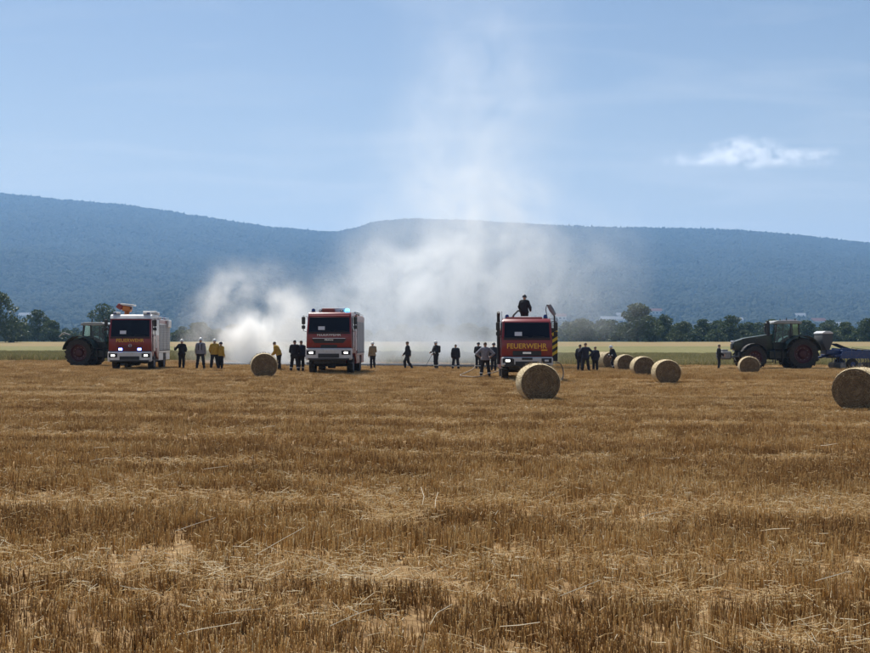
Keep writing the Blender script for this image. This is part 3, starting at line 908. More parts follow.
def fire_engine(name, loc, rz, S, label):
    W, zb, z1, z2, z3, z4 = S['w'], S['zb'], S['z1'], S['z2'], S['z3'], S['z4']
    L, CL, ZB = S['len'], S['cab'], S['body_top']
    hw = W / 2
    T = empty(name, loc, rz)
    tag(T, label, 'fire engine', 'fire engines on the stubble')
    r = .52
    yf, yr = 1.38, L - 2.3
    # chassis
    c = MB()
    for s in (-1, 1): c.box((s * .42, L / 2, .86), (.1, L - .4, .26), .01)
    for y in (.5, yf, 3, yr, L - .5): c.box((0, y, .85), (.8, .12, .18))
    for y in (yf, yr):
        c.tube([(-hw + .3, y, r), (hw - .3, y, r)], .1, 8); c.lathe([(-.25, .05), (-.2, .2), (.2, .2), (.25, .05)], (0, y, r), 'x', 12)
    c.box((.75, 3.35, .72), (.6, .7, .5), .05); c.box((-.75, 3.35, .72), (.6, .7, .5), .05)
    c.box((0, .35, .72), (W * .7, .25, .3), .03)
    c.build('chassis', m_dark, T)
    for y in (yf, yr):
        for s in (-1, 1): road_wheel(T, s * (hw - .2), y, r, .36, s)
    # cab shell: side outline with wheel arch, swept across
    arch = []
    for k in range(9):
        a = math.pi * k / 8
        arch.append((yf + .66 * math.cos(a), max(z1 - .32, r + .62 * math.sin(a))))
    prof = [(.05, z1 - .06), (0.0, z1 + .04), (.02, z2), (.24, z3), (.42, z4 - .03), (.6, z4), (CL, z4), (CL, .62)] + arch + [(.35, z1 - .28)]
    cab = MB(); cab.prism(prof, 'x', -hw, hw)
    def narrow(v, z=z2):
        t = max(0, (v[2] - z) / (z4 - z)); return (v[0] * (1 - .055 * t), v[1], v[2])
    cab.v = [narrow(v) for v in cab.v]
    cabo = cab.build('cab', S['cab_mat'], T, bevel=.075)
    # white pillars and roof cap for the white-topped engine
    if S.get('roof_mat'):
        q = MB(); q.prism([(.20, z3 + .02), (.38, z4 - .01), (.6, z4 + .04), (CL - .02, z4 + .04), (CL - .02, z3 + .1), (.5, z3 + .02)], 'x', -hw * .965 - .005, hw * .965 + .005)
        q.build('roof_cap', S['roof_mat'], T, bevel=.03)
        for s in (-1, 1):
            MB().box((s * (hw - .012), CL * .72, (z1 + z3) / 2 + .1), (.05, CL * .5, (z3 - z1) * .9), .01).build('side_stripe', S['roof_mat'], T)
    # windscreen follows the rake
    rake = math.atan2(.22, z3 - z2)
    ww = W * .90
    hs = math.hypot(.22, z3 - z2)
    rot = Matrix.Rotation(-rake, 3, 'X')
    def on_screen(x, t, off): return Vector((x, .02 + .22 * t - off * math.cos(rake), z2 + (z3 - z2) * t - off * 0.0))
    ws = MB(); ws.box((0, 0, 0), (ww, .03, hs * .92), .012)
    ws.v = [((v[0] * (1 - .03 * (v[2] / hs + .5))), v[1], v[2]) for v in ws.v]
    wso = ws.build('windscreen', m_glass, T); wso.location = on_screen(0, .5, .014); wso.rotation_euler = (-rake, 0, 0)
    MB().box((0, -.02, 0), (ww, .02, .05), .006).build('screen_edge', m_black, wso).location = (0, 0, -hs * .46)
    for s in (-.55, .25):
        wb = MB(); wb.tube([(s, -.03, -hs * .46), (s + .05, -.035, -hs * .36), (s + .62, -.03, -hs * .40)], .012, 5); wb.build('wiper', m_black, wso)
    MB().box((-.42 * (1 if S.get('card', True) else .8), -.018, -hs * .22), (.36, .008, .2)).build('windscreen_card', m_card, wso)
    if S.get('visor'):
        MB().box((0, .12, z3 + .03), (W * .9, .16, .1), .03).build('sun_visor', S['visor'], T)
    # doors and side windows
    for s in (-1, 1):
        x = s * (hw + .004)
        d = MB().box((x, .98, (z1 + z2) / 2 + .1), (.03, 1.0, (z2 - z1) * .95 + .2), .01).build('door', S['cab_mat'], T)
        MB().box((x + s * .025, 1.36, z2 - .18), (.03, .16, .04), .01).build('handle', m_black, d)
        xw = s * (hw * .98)
        MB().box((xw, .98, (z2 + z3) / 2 + .03), (.05, .86, (z3 - z2) * .86), .015).build('side_window', m_glass, T)
        if CL > 2.6:
            d = MB().box((x, 2.35, (z1 + z2) / 2), (.03, .95, (z2 - z1) + .3), .01).build('door', S['cab_mat'], T)
            MB().box((x + s * .025, 2.7, z2 - .18), (.03, .16, .04), .01).build('handle', m_black, d)
            MB().box((xw, 2.35, (z2 + z3) / 2 + .03), (.05, .82, (z3 - z2) * .86), .015).build('side_window', m_glass, T)
        # mirrors
        mx = s * (hw + .17)
        m = MB(); m.tube([(s * (hw * .97), .25, z3 - .02), (mx, .12, z3 + .06), (mx, .12, z2 + .1), (s * hw, .24, z2 + .06)], .018, 6)
        mo = m.build('mirror', m_black, T)
        MB().box((mx, .15, z3 - .22), (.2, .1, .42), .035).build('mirror_housing', m_black, mo)
        MB().box((mx, .15, z3 - .58), (.2, .1, .2), .035).build('mirror_housing', m_black, mo)
        # front mudguard trim and step
        st = MB(); st.box((s * (hw - .12), .42, .62), (.26, .5, .07), .02); st.box((s * (hw - .12), .42, .86), (.24, .46, .05), .02); st.build('step', m_dark, T)
    for s in (-1, 1):
        for y in (.46, 1.5):
            MB().box((s * (hw + .012), y, (z1 + z2) / 2 + .1), (.03, .02, (z2 - z1) * 1.0 + .2)).build('door_gap', m_black, T)
    MB().box((0, .018, z1 + .02), (W * .98, .05, .035)).build('panel_joint', m_black, T)
    MB().box((0, .002, z2 - .03), (W * .92, .05, .06), .01).build('scuttle_panel', m_black, T)
    # bumper
    b = MB(); b.box((0, -.03, (zb + z1) / 2), (W + .04, .36, z1 - zb), .06)
    bo = b.build('bumper', S['bumper_mat'], T)
    MB().box((0, -.216, zb + (z1 - zb) * .36), (W * .46, .03, (z1 - zb) * .36), .03).build('air_intake', m_black, bo)
    MB().box((0, -.222, zb + (z1 - zb) * .82), (.52, .02, .11), .004).build('number_plate', m_white if S.get('plate', 1) else m_black, bo)
    MB().box((0, -.214, zb + .05), (W * .9, .03, .09), .01).build('lower_lip', m_black, bo)
    for s in (-1, 1):
        MB().box((s * (hw - .30), -.212, zb + (z1 - zb) * .62), (.5, .02, .24), .02).build('lamp_surround', m_black, bo)
        lit = S['lit'][0 if s < 0 else 1]
        lamp(T, 'headlight', (s * (hw - .30), -.20, zb + (z1 - zb) * .62), (.36, .1, .16), lit, m_head if lit else m_headoff)
        MB().box((s * (hw - .12), -.2, zb + (z1 - zb) * .25), (.16, .06, .1), .02).build('fog_lamp', m_headoff, bo)
    # grille
    S['front'](T, S)
    # body
    y0 = CL + .08
    bd = MB(); bd.box((0, (y0 + L) / 2, (1.0 + ZB) / 2), (W, L - y0, ZB - 1.0), .03)
    for s in (-1, 1):
        bd.box((s * (hw - .35), (y0 + yr - .62) / 2, .78), (.66, yr - .62 - y0, .46), .02); bd.box((s * (hw - .35), (yr + .62 + L) / 2, .78), (.66, L - yr - .66, .46), .02)
    bdo = bd.build('body', S['body_mat'], T)
    n = 3
    for s in (-1, 1):
        for k in range(n):
            a = y0 + .1 + (L - y0 - .2) * k / n; bb = y0 + .1 + (L - y0 - .2) * (k + 1) / n - .1
            sh = MB(); zz = 1.12; hz = (ZB - .35 - zz) / 16
            for j in range(16): sh.box((s * (hw + .006), (a + bb) / 2, zz + hz * (j + .5)), (.024, bb - a, hz * .86), .004)
            sho = sh.build('roller_shutter', m_alu, bdo)
            MB().box((s * (hw + .03), (a + bb) / 2, zz + .06), (.03, (bb - a) * .8, .05), .01).build('pull_bar', m_black, sho)
        MB().box((s * (hw + .004), (y0 + L) / 2, ZB - .16), (.02, L - y0 - .1, .2), .004).build('side_board', S['cab_mat'], bdo)
        rl = MB(); rl.tube([(s * (hw - .08), y0 + .1, ZB + .12), (s * (hw - .08), L - .1, ZB + .12)], .02, 6)
        for k in range(5): rl.tube([(s * (hw - .08), y0 + .15 + k * (L - y0 - .3) / 4, ZB - .02), (s * (hw - .08), y0 + .15 + k * (L - y0 - .3) / 4, ZB + .12)], .016, 6)
        rl.build('roof_rail', m_chrome, bdo)
        for k in range(3): MB().box((s * (hw - .03), y0 + .5 + k * 1.5, ZB - .02), (.05, .16, .08), .01).build('marker_lamp', m_amber, bdo)
    lad = MB()
    for s in (-.2, .2): lad.box((-.5 + s, (y0 + L) / 2, ZB + .14), (.05, L - y0 - .5, .08))
    for k in range(10): lad.box((-.5, y0 + .4 + k * (L - y0 - .9) / 9, ZB + .14), (.36, .035, .035))
    for k in (0.3, .8): lad.box((-.5, y0 + (L - y0) * k, ZB + .05), (.5, .06, .14))
    lad.build('roof_ladder', m_alu, bdo)
    MB().box((.55, (y0 + L) / 2 + .3, ZB + .1), (.7, 1.7, .22), .02).build('roof_box', m_alu, bdo)
    MB().box((0, L + .02, (1.0 + ZB) / 2), (W * .7, .04, ZB - 1.3), .01).build('rear_shutter', m_alu, bdo)
    for s in (-1, 1): MB().box((s * (hw - .15), L + .02, 1.05), (.2, .06, .3), .02).build('tail_lamp', pmat('tail lamp red', (.35, .01, .01), .3), bdo)
    S['roof'](T, S)
    return T

def beacon(T, x, y, z, lit, s=.11):
    b = MB(); b.lathe([(0, s * 1.0), (.04, s * 1.0), (.05, s * .8)], (x, y, z - .02), 'z', 14)
    bo = b.build('beacon', m_black, T, True)
    d = MB(); d.lathe([(0, s * .85), (.1, s * .8), (.16, s * .55), (.18, .01)], (x, y, z + .03), 'z', 14); d.build('dome', lit, bo, True)
    return bo

# left engine: white roof and bumper, red lower cab, yellow letters
def front_left(T, S):
    z1, z2 = S['z1'], S['z2']
    lettering('FEUERWEHR', 1.6, .2, T, (0, -.005, z2 - .17), m_yellow)
    g = MB()
    for k in range(3): g.box((0, -.006, z1 + .12 + k * .1), (1.5, .03, .035), .01)
    g.build('grille', m_black, T)
    e = MB(); e.tube([(.09 * math.cos(a * math.pi / 8), -.03, z1 + .36 + .09 * math.sin(a * math.pi / 8)) for a in range(17)], .012, 6)
    for k in range(3):
        a = math.pi / 2 + k * 2.0944; e.tube([(0, -.03, z1 + .36), (.085 * math.cos(a), -.03, z1 + .36 + .085 * math.sin(a))], .011, 5)
    e.build('star_emblem', m_chrome, T)
    for s in (-1, 1):
        h = MB().box((s * .55, -.02, z1 + .14), (.26, .07, .16), .02).build('grille_flasher', m_black, T)
        MB().box((s * .55, -.06, z1 + .14), (.21, .02, .12), .01).build('lens', m_bluelit, h)
def roof_left(T, S):
    z4 = S['z4'] + .04
    for s in (-1, 1):
        h = MB().box((s * .88, .62, z4 + .07), (.42, .34, .16), .04).build('light_bar', m_white, T)
        MB().box((s * .98, .445, z4 + .07), (.2, .02, .1), .006).build('blue_lens', m_bluedark, h)
    # water monitor under its red, white and orange covers
    m = MB(); m.lathe([(0, .16), (.25, .14), (.3, .1)], (-.45, 1.5, z4), 'z', 14); mo = m.build('roof_monitor', m_orange, T, True)
    MB().box((-.42, 1.45, z4 + .36), (.5, .7, .34), .06, Matrix.Rotation(.15, 3, 'Y')).build('monitor_cover', m_orange, mo)
    MB().box((-.36, 1.45, z4 + .6), (.8, .85, .1), .03, Matrix.Rotation(.1, 3, 'Y')).build('monitor_lid', m_white, mo)
    MB().box((-.82, 1.35, z4 + .48), (.36, .5, .3), .05, Matrix.Rotation(.6, 3, 'Y')).build('nozzle_head', m_red, mo)
    n = MB(); n.tube([(-.2, 1.4, z4 + .35), (-.1, .9, z4 + .4)], [.07, .05], 10); n.build('nozzle', m_black, mo)
    w = MB(); w.box((.75, 2.6, z4 + .18), (.8, .5, .16), .04); w.box((.95, 3.1, z4 + .1), (.5, .9, .2), .04); w.build('roof_locker', m_white, T)
    for k in (-1, 1): beacon(T, k * .95, 7.1, S['body_top'] + .02, m_bluedark)
    MB().box((1.05, 6.6, S['body_top'] - .25), (.7, 1.3, .5), .04).build('rear_locker', m_white, T)
A = dict(w=2.5, zb=.52, z1=1.12, z2=1.95, z3=3.03, z4=3.28, len=7.7, cab=2.9, body_top=3.1, cab_mat=m_red, roof_mat=m_white, bumper_mat=m_white, body_mat=m_white, lit=(1, 1), front=front_left, roof=roof_left)
p = on_ground(130, 370.6)
fire_engine('fire_engine', p, R(4.5), A, 'fire engine with white roof and red roof monitor, beside the left tractor')

# middle engine: red header, white letters, cyan beacon
def front_mid(T, S):
    z1, z2 = S['z1'], S['z2']
    lettering('FEUERWEHR', 1.3, .15, T, (0, -.005, z2 - .1), m_wlet)
    g = MB(); g.prism([(-.95, z2 - .34), (.95, z2 - .34), (.78, z1 + .28), (-.78, z1 + .28)], 'y', -.03, .03)
    go = g.build('grille', m_black, T)
    MB().box((0, -.045, z2 - .3), (1.8, .03, .03), .008).build('chrome_strip', m_chrome, go)
    for k in range(3): MB().box((0, -.036, z1 + .33 + .08 * k), (1.45, .02, .02)).build('grille_bar', m_dark, go)
    lettering('MAN', .46, .1, go, (0, -.04, z1 + .46), m_chrome)
    MB().box((0, -.03, z1 + .1), (.9, .04, .16), .02).build('lower_grille', m_black, go)
def roof_mid(T, S):
    z4 = S['z4']
    beacon(T, .92, .75, z4, m_cyanlit, .16); beacon(T, -.95, .75, z4, m_bluedark, .13)
    MB().box((-.12, .85, z4 + .1), (.7, .3, .22), .03).build('roof_hatch', m_red, T)
    MB().box((.1, 1.15, z4 + .14), (1.3, .12, .24), .03).build('wind_deflector', m_white, T)
    for k in (-.55, .62): lamp(T, 'work_lamp', (k, .66, z4 + .08), (.16, .12, .14), 0, m_headoff)
    for k in (-1, 1): beacon(T, k * .95, 7.2, S['body_top'] + .02, m_bluedark)
    for k in range(3): MB().tube([(1.1, 3.6 + k * 1.1, S['body_top'] + .02), (1.1, 3.6 + k * 1.1, S['body_top'] + .2)], .07, 8).build('roof_lamp', m_black, T)
B = dict(w=2.5, zb=.80, z1=1.44, z2=2.28, z3=3.17, z4=3.42, len=7.9, cab=2.9, body_top=3.3, cab_mat=m_red, bumper_mat=m_silver, body_mat=m_red, lit=(1, 1), front=front_mid, roof=roof_mid, visor=m_red)
p = on_ground(329, 374.6)
fire_engine('fire_engine', p, R(-1.5), B, 'red fire engine with lit cyan beacon and white lettering, middle of three')

# right engine: yellow letters, striped panel swung out, mast and snorkel
def front_right(T, S):
    z1, z2 = S['z1'], S['z2']
    lettering('FEUERWEHR', 1.95, .25, T, (0, -.005, z2 - .36), m_yellow)
    g = MB(); g.box((0, -.005, z1 + .18), (1.4, .04, .24), .02); go = g.build('grille', m_black, T)
    MB().box((0, -.03, z1 + .2), (.42, .02, .1), .01).build('badge', m_chrome, go)
    MB().box((.85, -.008, z2 - .56), (.3, .012, .06)).build('small_lettering', m_yellow, T)
    w = MB()
    for x in (-.85, ): 
        w.box((x, -.235, S['zb'] + .22), (.42, .03, .3), .02)
    w.build('winch_cover', m_dark, T)
def roof_right(T, S):
    z4, hw = S['z4'], S['w'] / 2
    for k in (-.95, .95): beacon(T, k, .75, z4, m_bluedark, .12)
    MB().box((-.1, 1.1, z4 + .06), (.75, .6, .12), .05).build('roof_hatch', m_white, T)
    MB().box((-.1, .7, z4 + .03), (1.8, .3, .1), .03).build('roof_hatch_rim', m_red, T)
    s = MB(); s.tube([(-hw - .09, 2.2, .8), (-hw - .09, 2.2, 3.3)], .085, 10); s.tube([(-hw - .09, 2.2, 3.25), (-hw - .09, 2.05, 3.45)], .085, 10)
    s.build('snorkel', m_black, T, True)
    a = MB(); a.tube([(-hw + .05, .5, z4 - .05), (-hw + .02, .5, z4 + .36)], .012, 5); a.build('antenna', m_black, T)
    # hinged panel with warning stripes
    pw, ph = .46, 1.72
    pn = MB(); pn.box((0, 0, ph / 2), (pw, .05, ph), .012); po = pn.build('warning_panel', m_black, T)
    po.location = (hw + .26, 3.1, .95)
    k = 0
    z = -.2
    while z < ph:
        pts_ = [(-pw / 2, z), (pw / 2, z + .3), (pw / 2, z + .47), (-pw / 2, z + .17)]
        pts_ = [(x, min(ph - .02, max(.02, zz))) for x, zz in pts_]
        if pts_[2][1] - pts_[0][1] > .05 and len({q for q in pts_}) > 3:
            MB().prism(pts_, 'y', -.034, -.026).build('warning_stripe', m_chev, po)
        z += .34
    ld = MB()
    for x in (-.2, .2): ld.tube([(x, 0, ph), (x, 0, ph + .5)], .02, 6)
    for q in range(4): ld.tube([(-.2, 0, ph + .1 + q * .12), (.2, 0, ph + .1 + q * .12)], .016, 6)
    ld.build('ladder_end', m_alu, po)
    ar = MB(); ar.box((-.23, 0, .3), (.3, .04, .05)); ar.box((-.23, 0, 1.4), (.3, .04, .05)); ar.build('hinge_arm', m_dark, po)
    # mast with a spray head
    ms = MB(); ms.tube([(hw + .32, 3.0, 2.6), (hw + .32, 3.0, 3.25), (hw + .22, 2.95, 3.62), (hw + .05, 2.9, 3.82), (hw - .1, 2.85, 3.84)], [.045, .04, .035, .03, .03], 8)
    mo = ms.build('mast', m_dark, T, True)
    q = MB(); q.tube([(hw + .02, 2.9, 3.84), (hw + .16, 2.9, 3.6), (hw + .33, 2.9, 3.32)], [.11, .13, .09], 10); q.build('mast_lamp', m_alu, mo, True)
    hs = MB(); hs.tube([(hw - .1, 2.85, 3.8), (hw - .14, 2.85, 3.6), (hw - .08, 2.85, 3.3), (hw - .02, 2.9, 3.0)], .022, 6); hs.build('cable', m_black, mo, True)
C = dict(w=2.5, zb=.74, z1=1.2, z2=2.1, z3=2.93, z4=3.1, len=7.4, cab=2.3, body_top=2.55, cab_mat=m_red, bumper_mat=m_silver, body_mat=m_red, lit=(1, 0), front=front_right, roof=roof_right, plate=0)
p3 = on_ground(527, 381.5)
fe3 = fire_engine('fire_engine', p3, R(-1.5), C, 'red fire engine with yellow lettering and striped side panel behind the nearest bale')

# hoses -----------------------------------------------------------------------
def hose(path, r, label):
    pts_ = [on_ground(u, v) + Vector((0, 0, r + dz)) for (u, v, dz) in path]
    # smooth the run
    for _ in range(3):
        q = [pts_[0]]
        for a, b in zip(pts_[:-1], pts_[1:]): q += [a.lerp(b, .25), a.lerp(b, .75)]
        pts_ = q + [pts_[-1]]
    o = MB().tube(pts_, r, 8).build('fire_hose', m_hose, None, True)
    return tag(o, label, 'hose', 'fire hoses')
hose([(500, 376, .3), (480, 380.5, .12), (466, 379, .1), (458, 378, .1), (468, 374, .1), (475, 370, .1), (477, 369, .85)], .03, 'tan hose curving over the stubble left of the striped fire engine')
hose([(556, 383, 1.0), (562, 381, .8), (564, 382, .3), (561, 383.5, .1), (556, 382.5, .12)], .03, 'hose loop hanging below the striped side panel')

# ------------------------------------------------------------------ tractors
m_green = pmat('tractor green paint', (0.013, 0.028, 0.016), .4, var=.1, scale=2, coat=.1, dirt=(.14, .11, .08, .3))
m_green2 = pmat('tractor dark green paint', (0.008, 0.016, 0.011), .5, var=.1, scale=2, coat=.05, dirt=(.12, .1, .07, .3))
m_rrim = pmat('tractor rim red', (0.055, 0.009, 0.012), .6, var=.15, scale=3, dirt=(.08, .05, .04, .4))
m_croof = pmat('cab roof pale grey', (0.26, 0.28, 0.28), .5, var=.05, scale=2)
m_steel = pmat('worn steel', (0.2, 0.2, 0.2), .45, metal=.5, var=.25, scale=7)
m_seat = pmat('seat cloth', (0.03, 0.03, 0.035), .9)
def clear_glass():
    m = bpy.data.materials.new('cab glass'); m.use_nodes = True
    n, l = m.node_tree.nodes, m.node_tree.links; n.clear()
    out = n.new('ShaderNodeOutputMaterial'); t = n.new('ShaderNodeBsdfTransparent'); t.inputs[0].default_value = (.52, .68, .66, 1)
    g = n.new('ShaderNodeBsdfGlossy'); g.inputs['Roughness'].default_value = .03
    fr = n.new('ShaderNodeFresnel'); fr.inputs[0].default_value = 1.45
    mx = n.new('ShaderNodeMixShader'); l.new(fr.outputs[0], mx.inputs[0]); l.new(t.outputs[0], mx.inputs[1]); l.new(g.outputs[0], mx.inputs[2]); l.new(mx.outputs[0], out.inputs[0])
    return m
m_cglass = clear_glass()

def lug_wheel(parent, x, y, r, w, side):
    """wheel whose axle runs along y"""
    o = MB()
    o.lathe([(-w * .3, r * .1), (-w * .28, r * .52), (-w * .42, r * .62), (w * .42, r * .62), (w * .44, r * .57), (w * .2, r * .5), (w * .12, r * .3), (w * .3, r * .22), (w * .34, r * .1), (w * .34, .01)], (0, 0, 0), 'y', 28)
    wo = o.build('wheel', m_rrim, parent, True)
    wo.location = (x, y, r - .03); wo.rotation_euler = (0, 0, 0 if side > 0 else math.pi)
    t = MB(); t.lathe([(-w * .44, r * .6), (-w * .52, r * .78), (-w * .46, r * .93), (0, r * .96), (w * .46, r * .93), (w * .52, r * .78), (w * .44, r * .6)], (0, 0, 0), 'y', 36, False)
    n = 18
    for k in range(n):
        for s in (-1, 1):
            a = 2 * math.pi * (k + (.5 if s > 0 else 0)) / n
            ro = Matrix.Rotation(a, 3, 'Y')
            t.box(ro @ Vector((0, s * w * .25, r * .965)), (r * .075, w * .56, r * .09), .006, ro @ Matrix.Rotation(s * .72, 3, 'Z'))
    t.build('tyre', m_rubber, wo, True)
    b = MB()
    for k in range(10):
        a = 2 * math.pi * k / 10; b.tube([(r * .38 * math.cos(a), w * .1, r * .38 * math.sin(a)), (r * .38 * math.cos(a), w * .2, r * .38 * math.sin(a))], .025, 6)
    b.build('wheel_nuts', m_steel, wo)['kind'] = 'stuff'
    return wo

def tractor(name, loc, rz, sc, label, weight=True):
    """nose towards -x, rear axle over the origin"""
    T = empty(name, loc, rz, sc); tag(T, label, 'tractor', 'tractors on the stubble')
    xf, rr, rf = -3.2, 1.05, .80
    for s in (-1, 1):
        lug_wheel(T, 0, s * 1.0, rr, .68, s); lug_wheel(T, xf, s * .98, rf, .56, s)
    c = MB(); c.box((-1.3, 0, 1.0), (3.4, .62, .62), .06); c.box((xf, 0, .95), (1.5, .5, .4), .05)
    c.tube([(xf, -.8, rf), (xf, .8, rf)], .12, 10); c.tube([(0, -.9, rr), (0, .9, rr)], .2, 12); c.box((.35, 0, 1.05), (.8, .8, .7), .08)
    c.build('chassis', m_dark, T)
    # bonnet: outline swept across, nose rounded
    b = MB(); b.prism([(-4.3, 1.25), (-4.42, 1.65), (-4.28, 1.86), (-3.6, 2.08), (-1.75, 2.36), (-1.75, 1.25)], 'y', -.46, .46)
    b.v = [(x, y * (1 - .28 * max(0, (-x - 3.2)) / 1.2), z) for x, y, z in b.v]
    bo = b.build('bonnet', m_green, T, bevel=.09)
    for s in (-1, 1):
        g = MB()
        for k in range(6): g.box((-3.0, s * .47, 1.5 + k * .1), (1.7, .02, .05))
        g.build('side_grille', m_black, bo)
        MB().box((-4.36, s * .2, 1.82), (.1, .2, .16), .03).build('headlight', m_headoff, bo)
    MB().box((-4.42, 0, 1.5), (.04, .5, .4), .02).build('front_grille', m_black, bo)
    # tanks, steps
    for s in (-1, 1):
        MB().box((-1.45, s * .72, .95), (1.5, .4, .62), .08).build('fuel_tank', m_green2, T)
        st = MB()
        for k in range(4): st.box((-1.55, s * 1.0, .45 + k * .3), (.5, .22, .04))
        st.box((-1.79, s * 1.0, .9), (.03, .2, 1.0)); st.box((-1.31, s * 1.0, .9), (.03, .2, 1.0)); st.build('step', m_dark, T)
        # rear fender follows the tyre
        f = MB(); n = 12
        for k in range(n):
            a0, a1 = R(12 + 150 * k / n), R(12 + 150 * (k + 1) / n)
            am = (a0 + a1) / 2
            f.box((1.2 * math.cos(am) - .02, s * 1.02, rr + 1.17 * math.sin(am)), (.34, .8, .05), 0, Matrix.Rotation(math.pi / 2 - am, 3, 'Y'))
        f.build('fender', m_green2, T, True)
        f = MB()
        for k in range(8):
            am = R(25 + 130 * (k + .5) / 8)
            f.box((xf + .9 * math.cos(am), s * .98, rf + .9 * math.sin(am)), (.28, .5, .035), 0, Matrix.Rotation(math.pi / 2 - am, 3, 'Y'))
        f.build('front_fender', m_black, T, True)
    # cab: floor, posts, roof, glass, seat, wheel
    cb = MB(); cb.box((-.95, 0, 1.55), (1.7, 1.1, .5), .05); cb.build('cab_floor', m_green2, T)
    ps = MB()
    for s in (-1, 1):
        ps.tube([(-1.78, s * .72, 1.7), (-1.62, s * .7, 3.02)], .045, 6); ps.tube([(-.72, s * .78, 1.7), (-.68, s * .76, 3.02)], .045, 6); ps.tube([(-.05, s * .70, 1.75), (-.12, s * .68, 3.02)], .05, 6)
    ps.box((-.9, .0, 1.76), (1.8, 1.5, .06)); ps.build('cab_frame', m_black, T)
    rf_ = MB(); rf_.prism([(-1.88, 3.02), (-1.82, 3.16), (-1.5, 3.24), (-.2, 3.24), (.08, 3.16), (.06, 3.02)], 'y', -.84, .84)
    ro = rf_.build('roof', m_croof, T, bevel=.05)
    for (x, y, h) in ((-.6, .3, .22), (-1.2, -.2, .12), (-.25, -.4, .16)): MB().tube([(x, y, 3.2), (x, y, 3.24 + h)], [.05, .02], 8).build('antenna', m_black, ro)
    for s in (-1, 1):
        for x in (-1.86, .07): MB().box((x, s * .6, 3.09), (.06, .22, .1), .02).build('work_lamp', m_headoff, ro)
    for s in (-1, 1):
        MB().add([(-1.74, s * .715, 1.8), (-.74, s * .775, 1.8), (-.71, s * .755, 3.0), (-1.62, s * .695, 3.0)], [(0, 1, 2, 3)]).build('door_glass', m_cglass, T)
        MB().add([(-.68, s * .77, 1.8), (-.07, s * .70, 1.8), (-.13, s * .68, 3.0), (-.66, s * .75, 3.0)], [(0, 1, 2, 3)]).build('side_glass', m_cglass, T)
        mr = MB(); mr.tube([(-1.66, s * .72, 2.9), (-1.8, s * 1.15, 2.9)], .02, 5); mr.box((-1.82, s * 1.18, 2.68), (.08, .22, .4), .03); mr.build('mirror', m_black, T)
    MB().add([(-1.78, -.7, 1.8), (-1.78, .7, 1.8), (-1.64, .68, 3.0), (-1.64, -.68, 3.0)], [(0, 1, 2, 3)]).build('windscreen', m_cglass, T)
    MB().add([(-.05, -.68, 1.85), (-.05, .68, 1.85), (-.12, .66, 3.0), (-.12, -.66, 3.0)], [(0, 1, 2, 3)]).build('rear_glass', m_cglass, T)
    se = MB(); se.box((-.7, 0, 1.98), (.5, .5, .16), .05); se.box((-.46, 0, 2.32), (.14, .48, .62), .05); se.build('seat', m_seat, T)
    sw = MB(); sw.tube([(-1.35, .0, 1.8), (-1.2, 0, 2.2)], .03, 6); sw.tube([(-1.2 + .08 * math.cos(a * .7854), .2 * math.sin(a * .7854), 2.2 + .17 * math.cos(a * .7854)) for a in range(9)], .015, 5); sw.build('steering_wheel', m_black, T)
    ex = MB(); ex.tube([(-2.1, -.5, 2.2), (-2.1, -.5, 3.1), (-2.16, -.5, 3.22)], [.11, .1, .08], 10); ex.build('exhaust', m_black, T, True)
    ai = MB(); ai.tube([(-1.95, .42, 2.3), (-1.95, .42, 3.0)], .07, 8); ai.box((-1.95, .42, 3.02), (.2, .2, .12), .03); ai.build('air_intake', m_black, T)
    # linkages
    lk = MB()
    for s in (-1, 1):
        lk.tube([(.5, s * .4, .75), (1.35, s * .45, .62)], .05, 6); lk.tube([(.45, s * .38, 1.5), (1.0, s * .43, .75)], .035, 6)
    lk.tube([(.6, 0, 1.3), (1.35, 0, 1.15)], .04, 6); lk.build('rear_linkage', m_dark, T)
    for s in (-1, 1): MB().box((1.02, s * .95, 1.72), (.06, .3, .14), .02).build('tail_lamp', pmat('tail lamp red', (.35, .01, .01), .3), T)
    if weight:
        w = MB(); w.box((-4.95, 0, .92), (.75, 1.25, .55), .08); w.tube([(-4.6, -.35, .8), (-4.1, -.3, .85)], .06, 6); w.tube([(-4.6, .35, .8), (-4.1, .3, .85)], .06, 6); w.box((-4.9, 0, 1.24), (.4, .3, .14), .03)
        w.build('front_weight', m_steel, T)
    else:
        f = MB(); f.tube([(.95, .6, 2.3), (1.5, .5, 2.5), (1.95, .3, 2.2)], .05, 6); f.build('rear_arm', m_croof, T)
    return T

pr = on_ground(797, 369.0)
tractor('tractor', pr, R(2), 1.13, 'large dark green tractor with seed drill attached, right of the bales')
pl = on_ground(86, 366.6)
tractor('tractor', pl, R(180 - 8), .93, 'dark green tractor half hidden behind the left fire engine', weight=False)

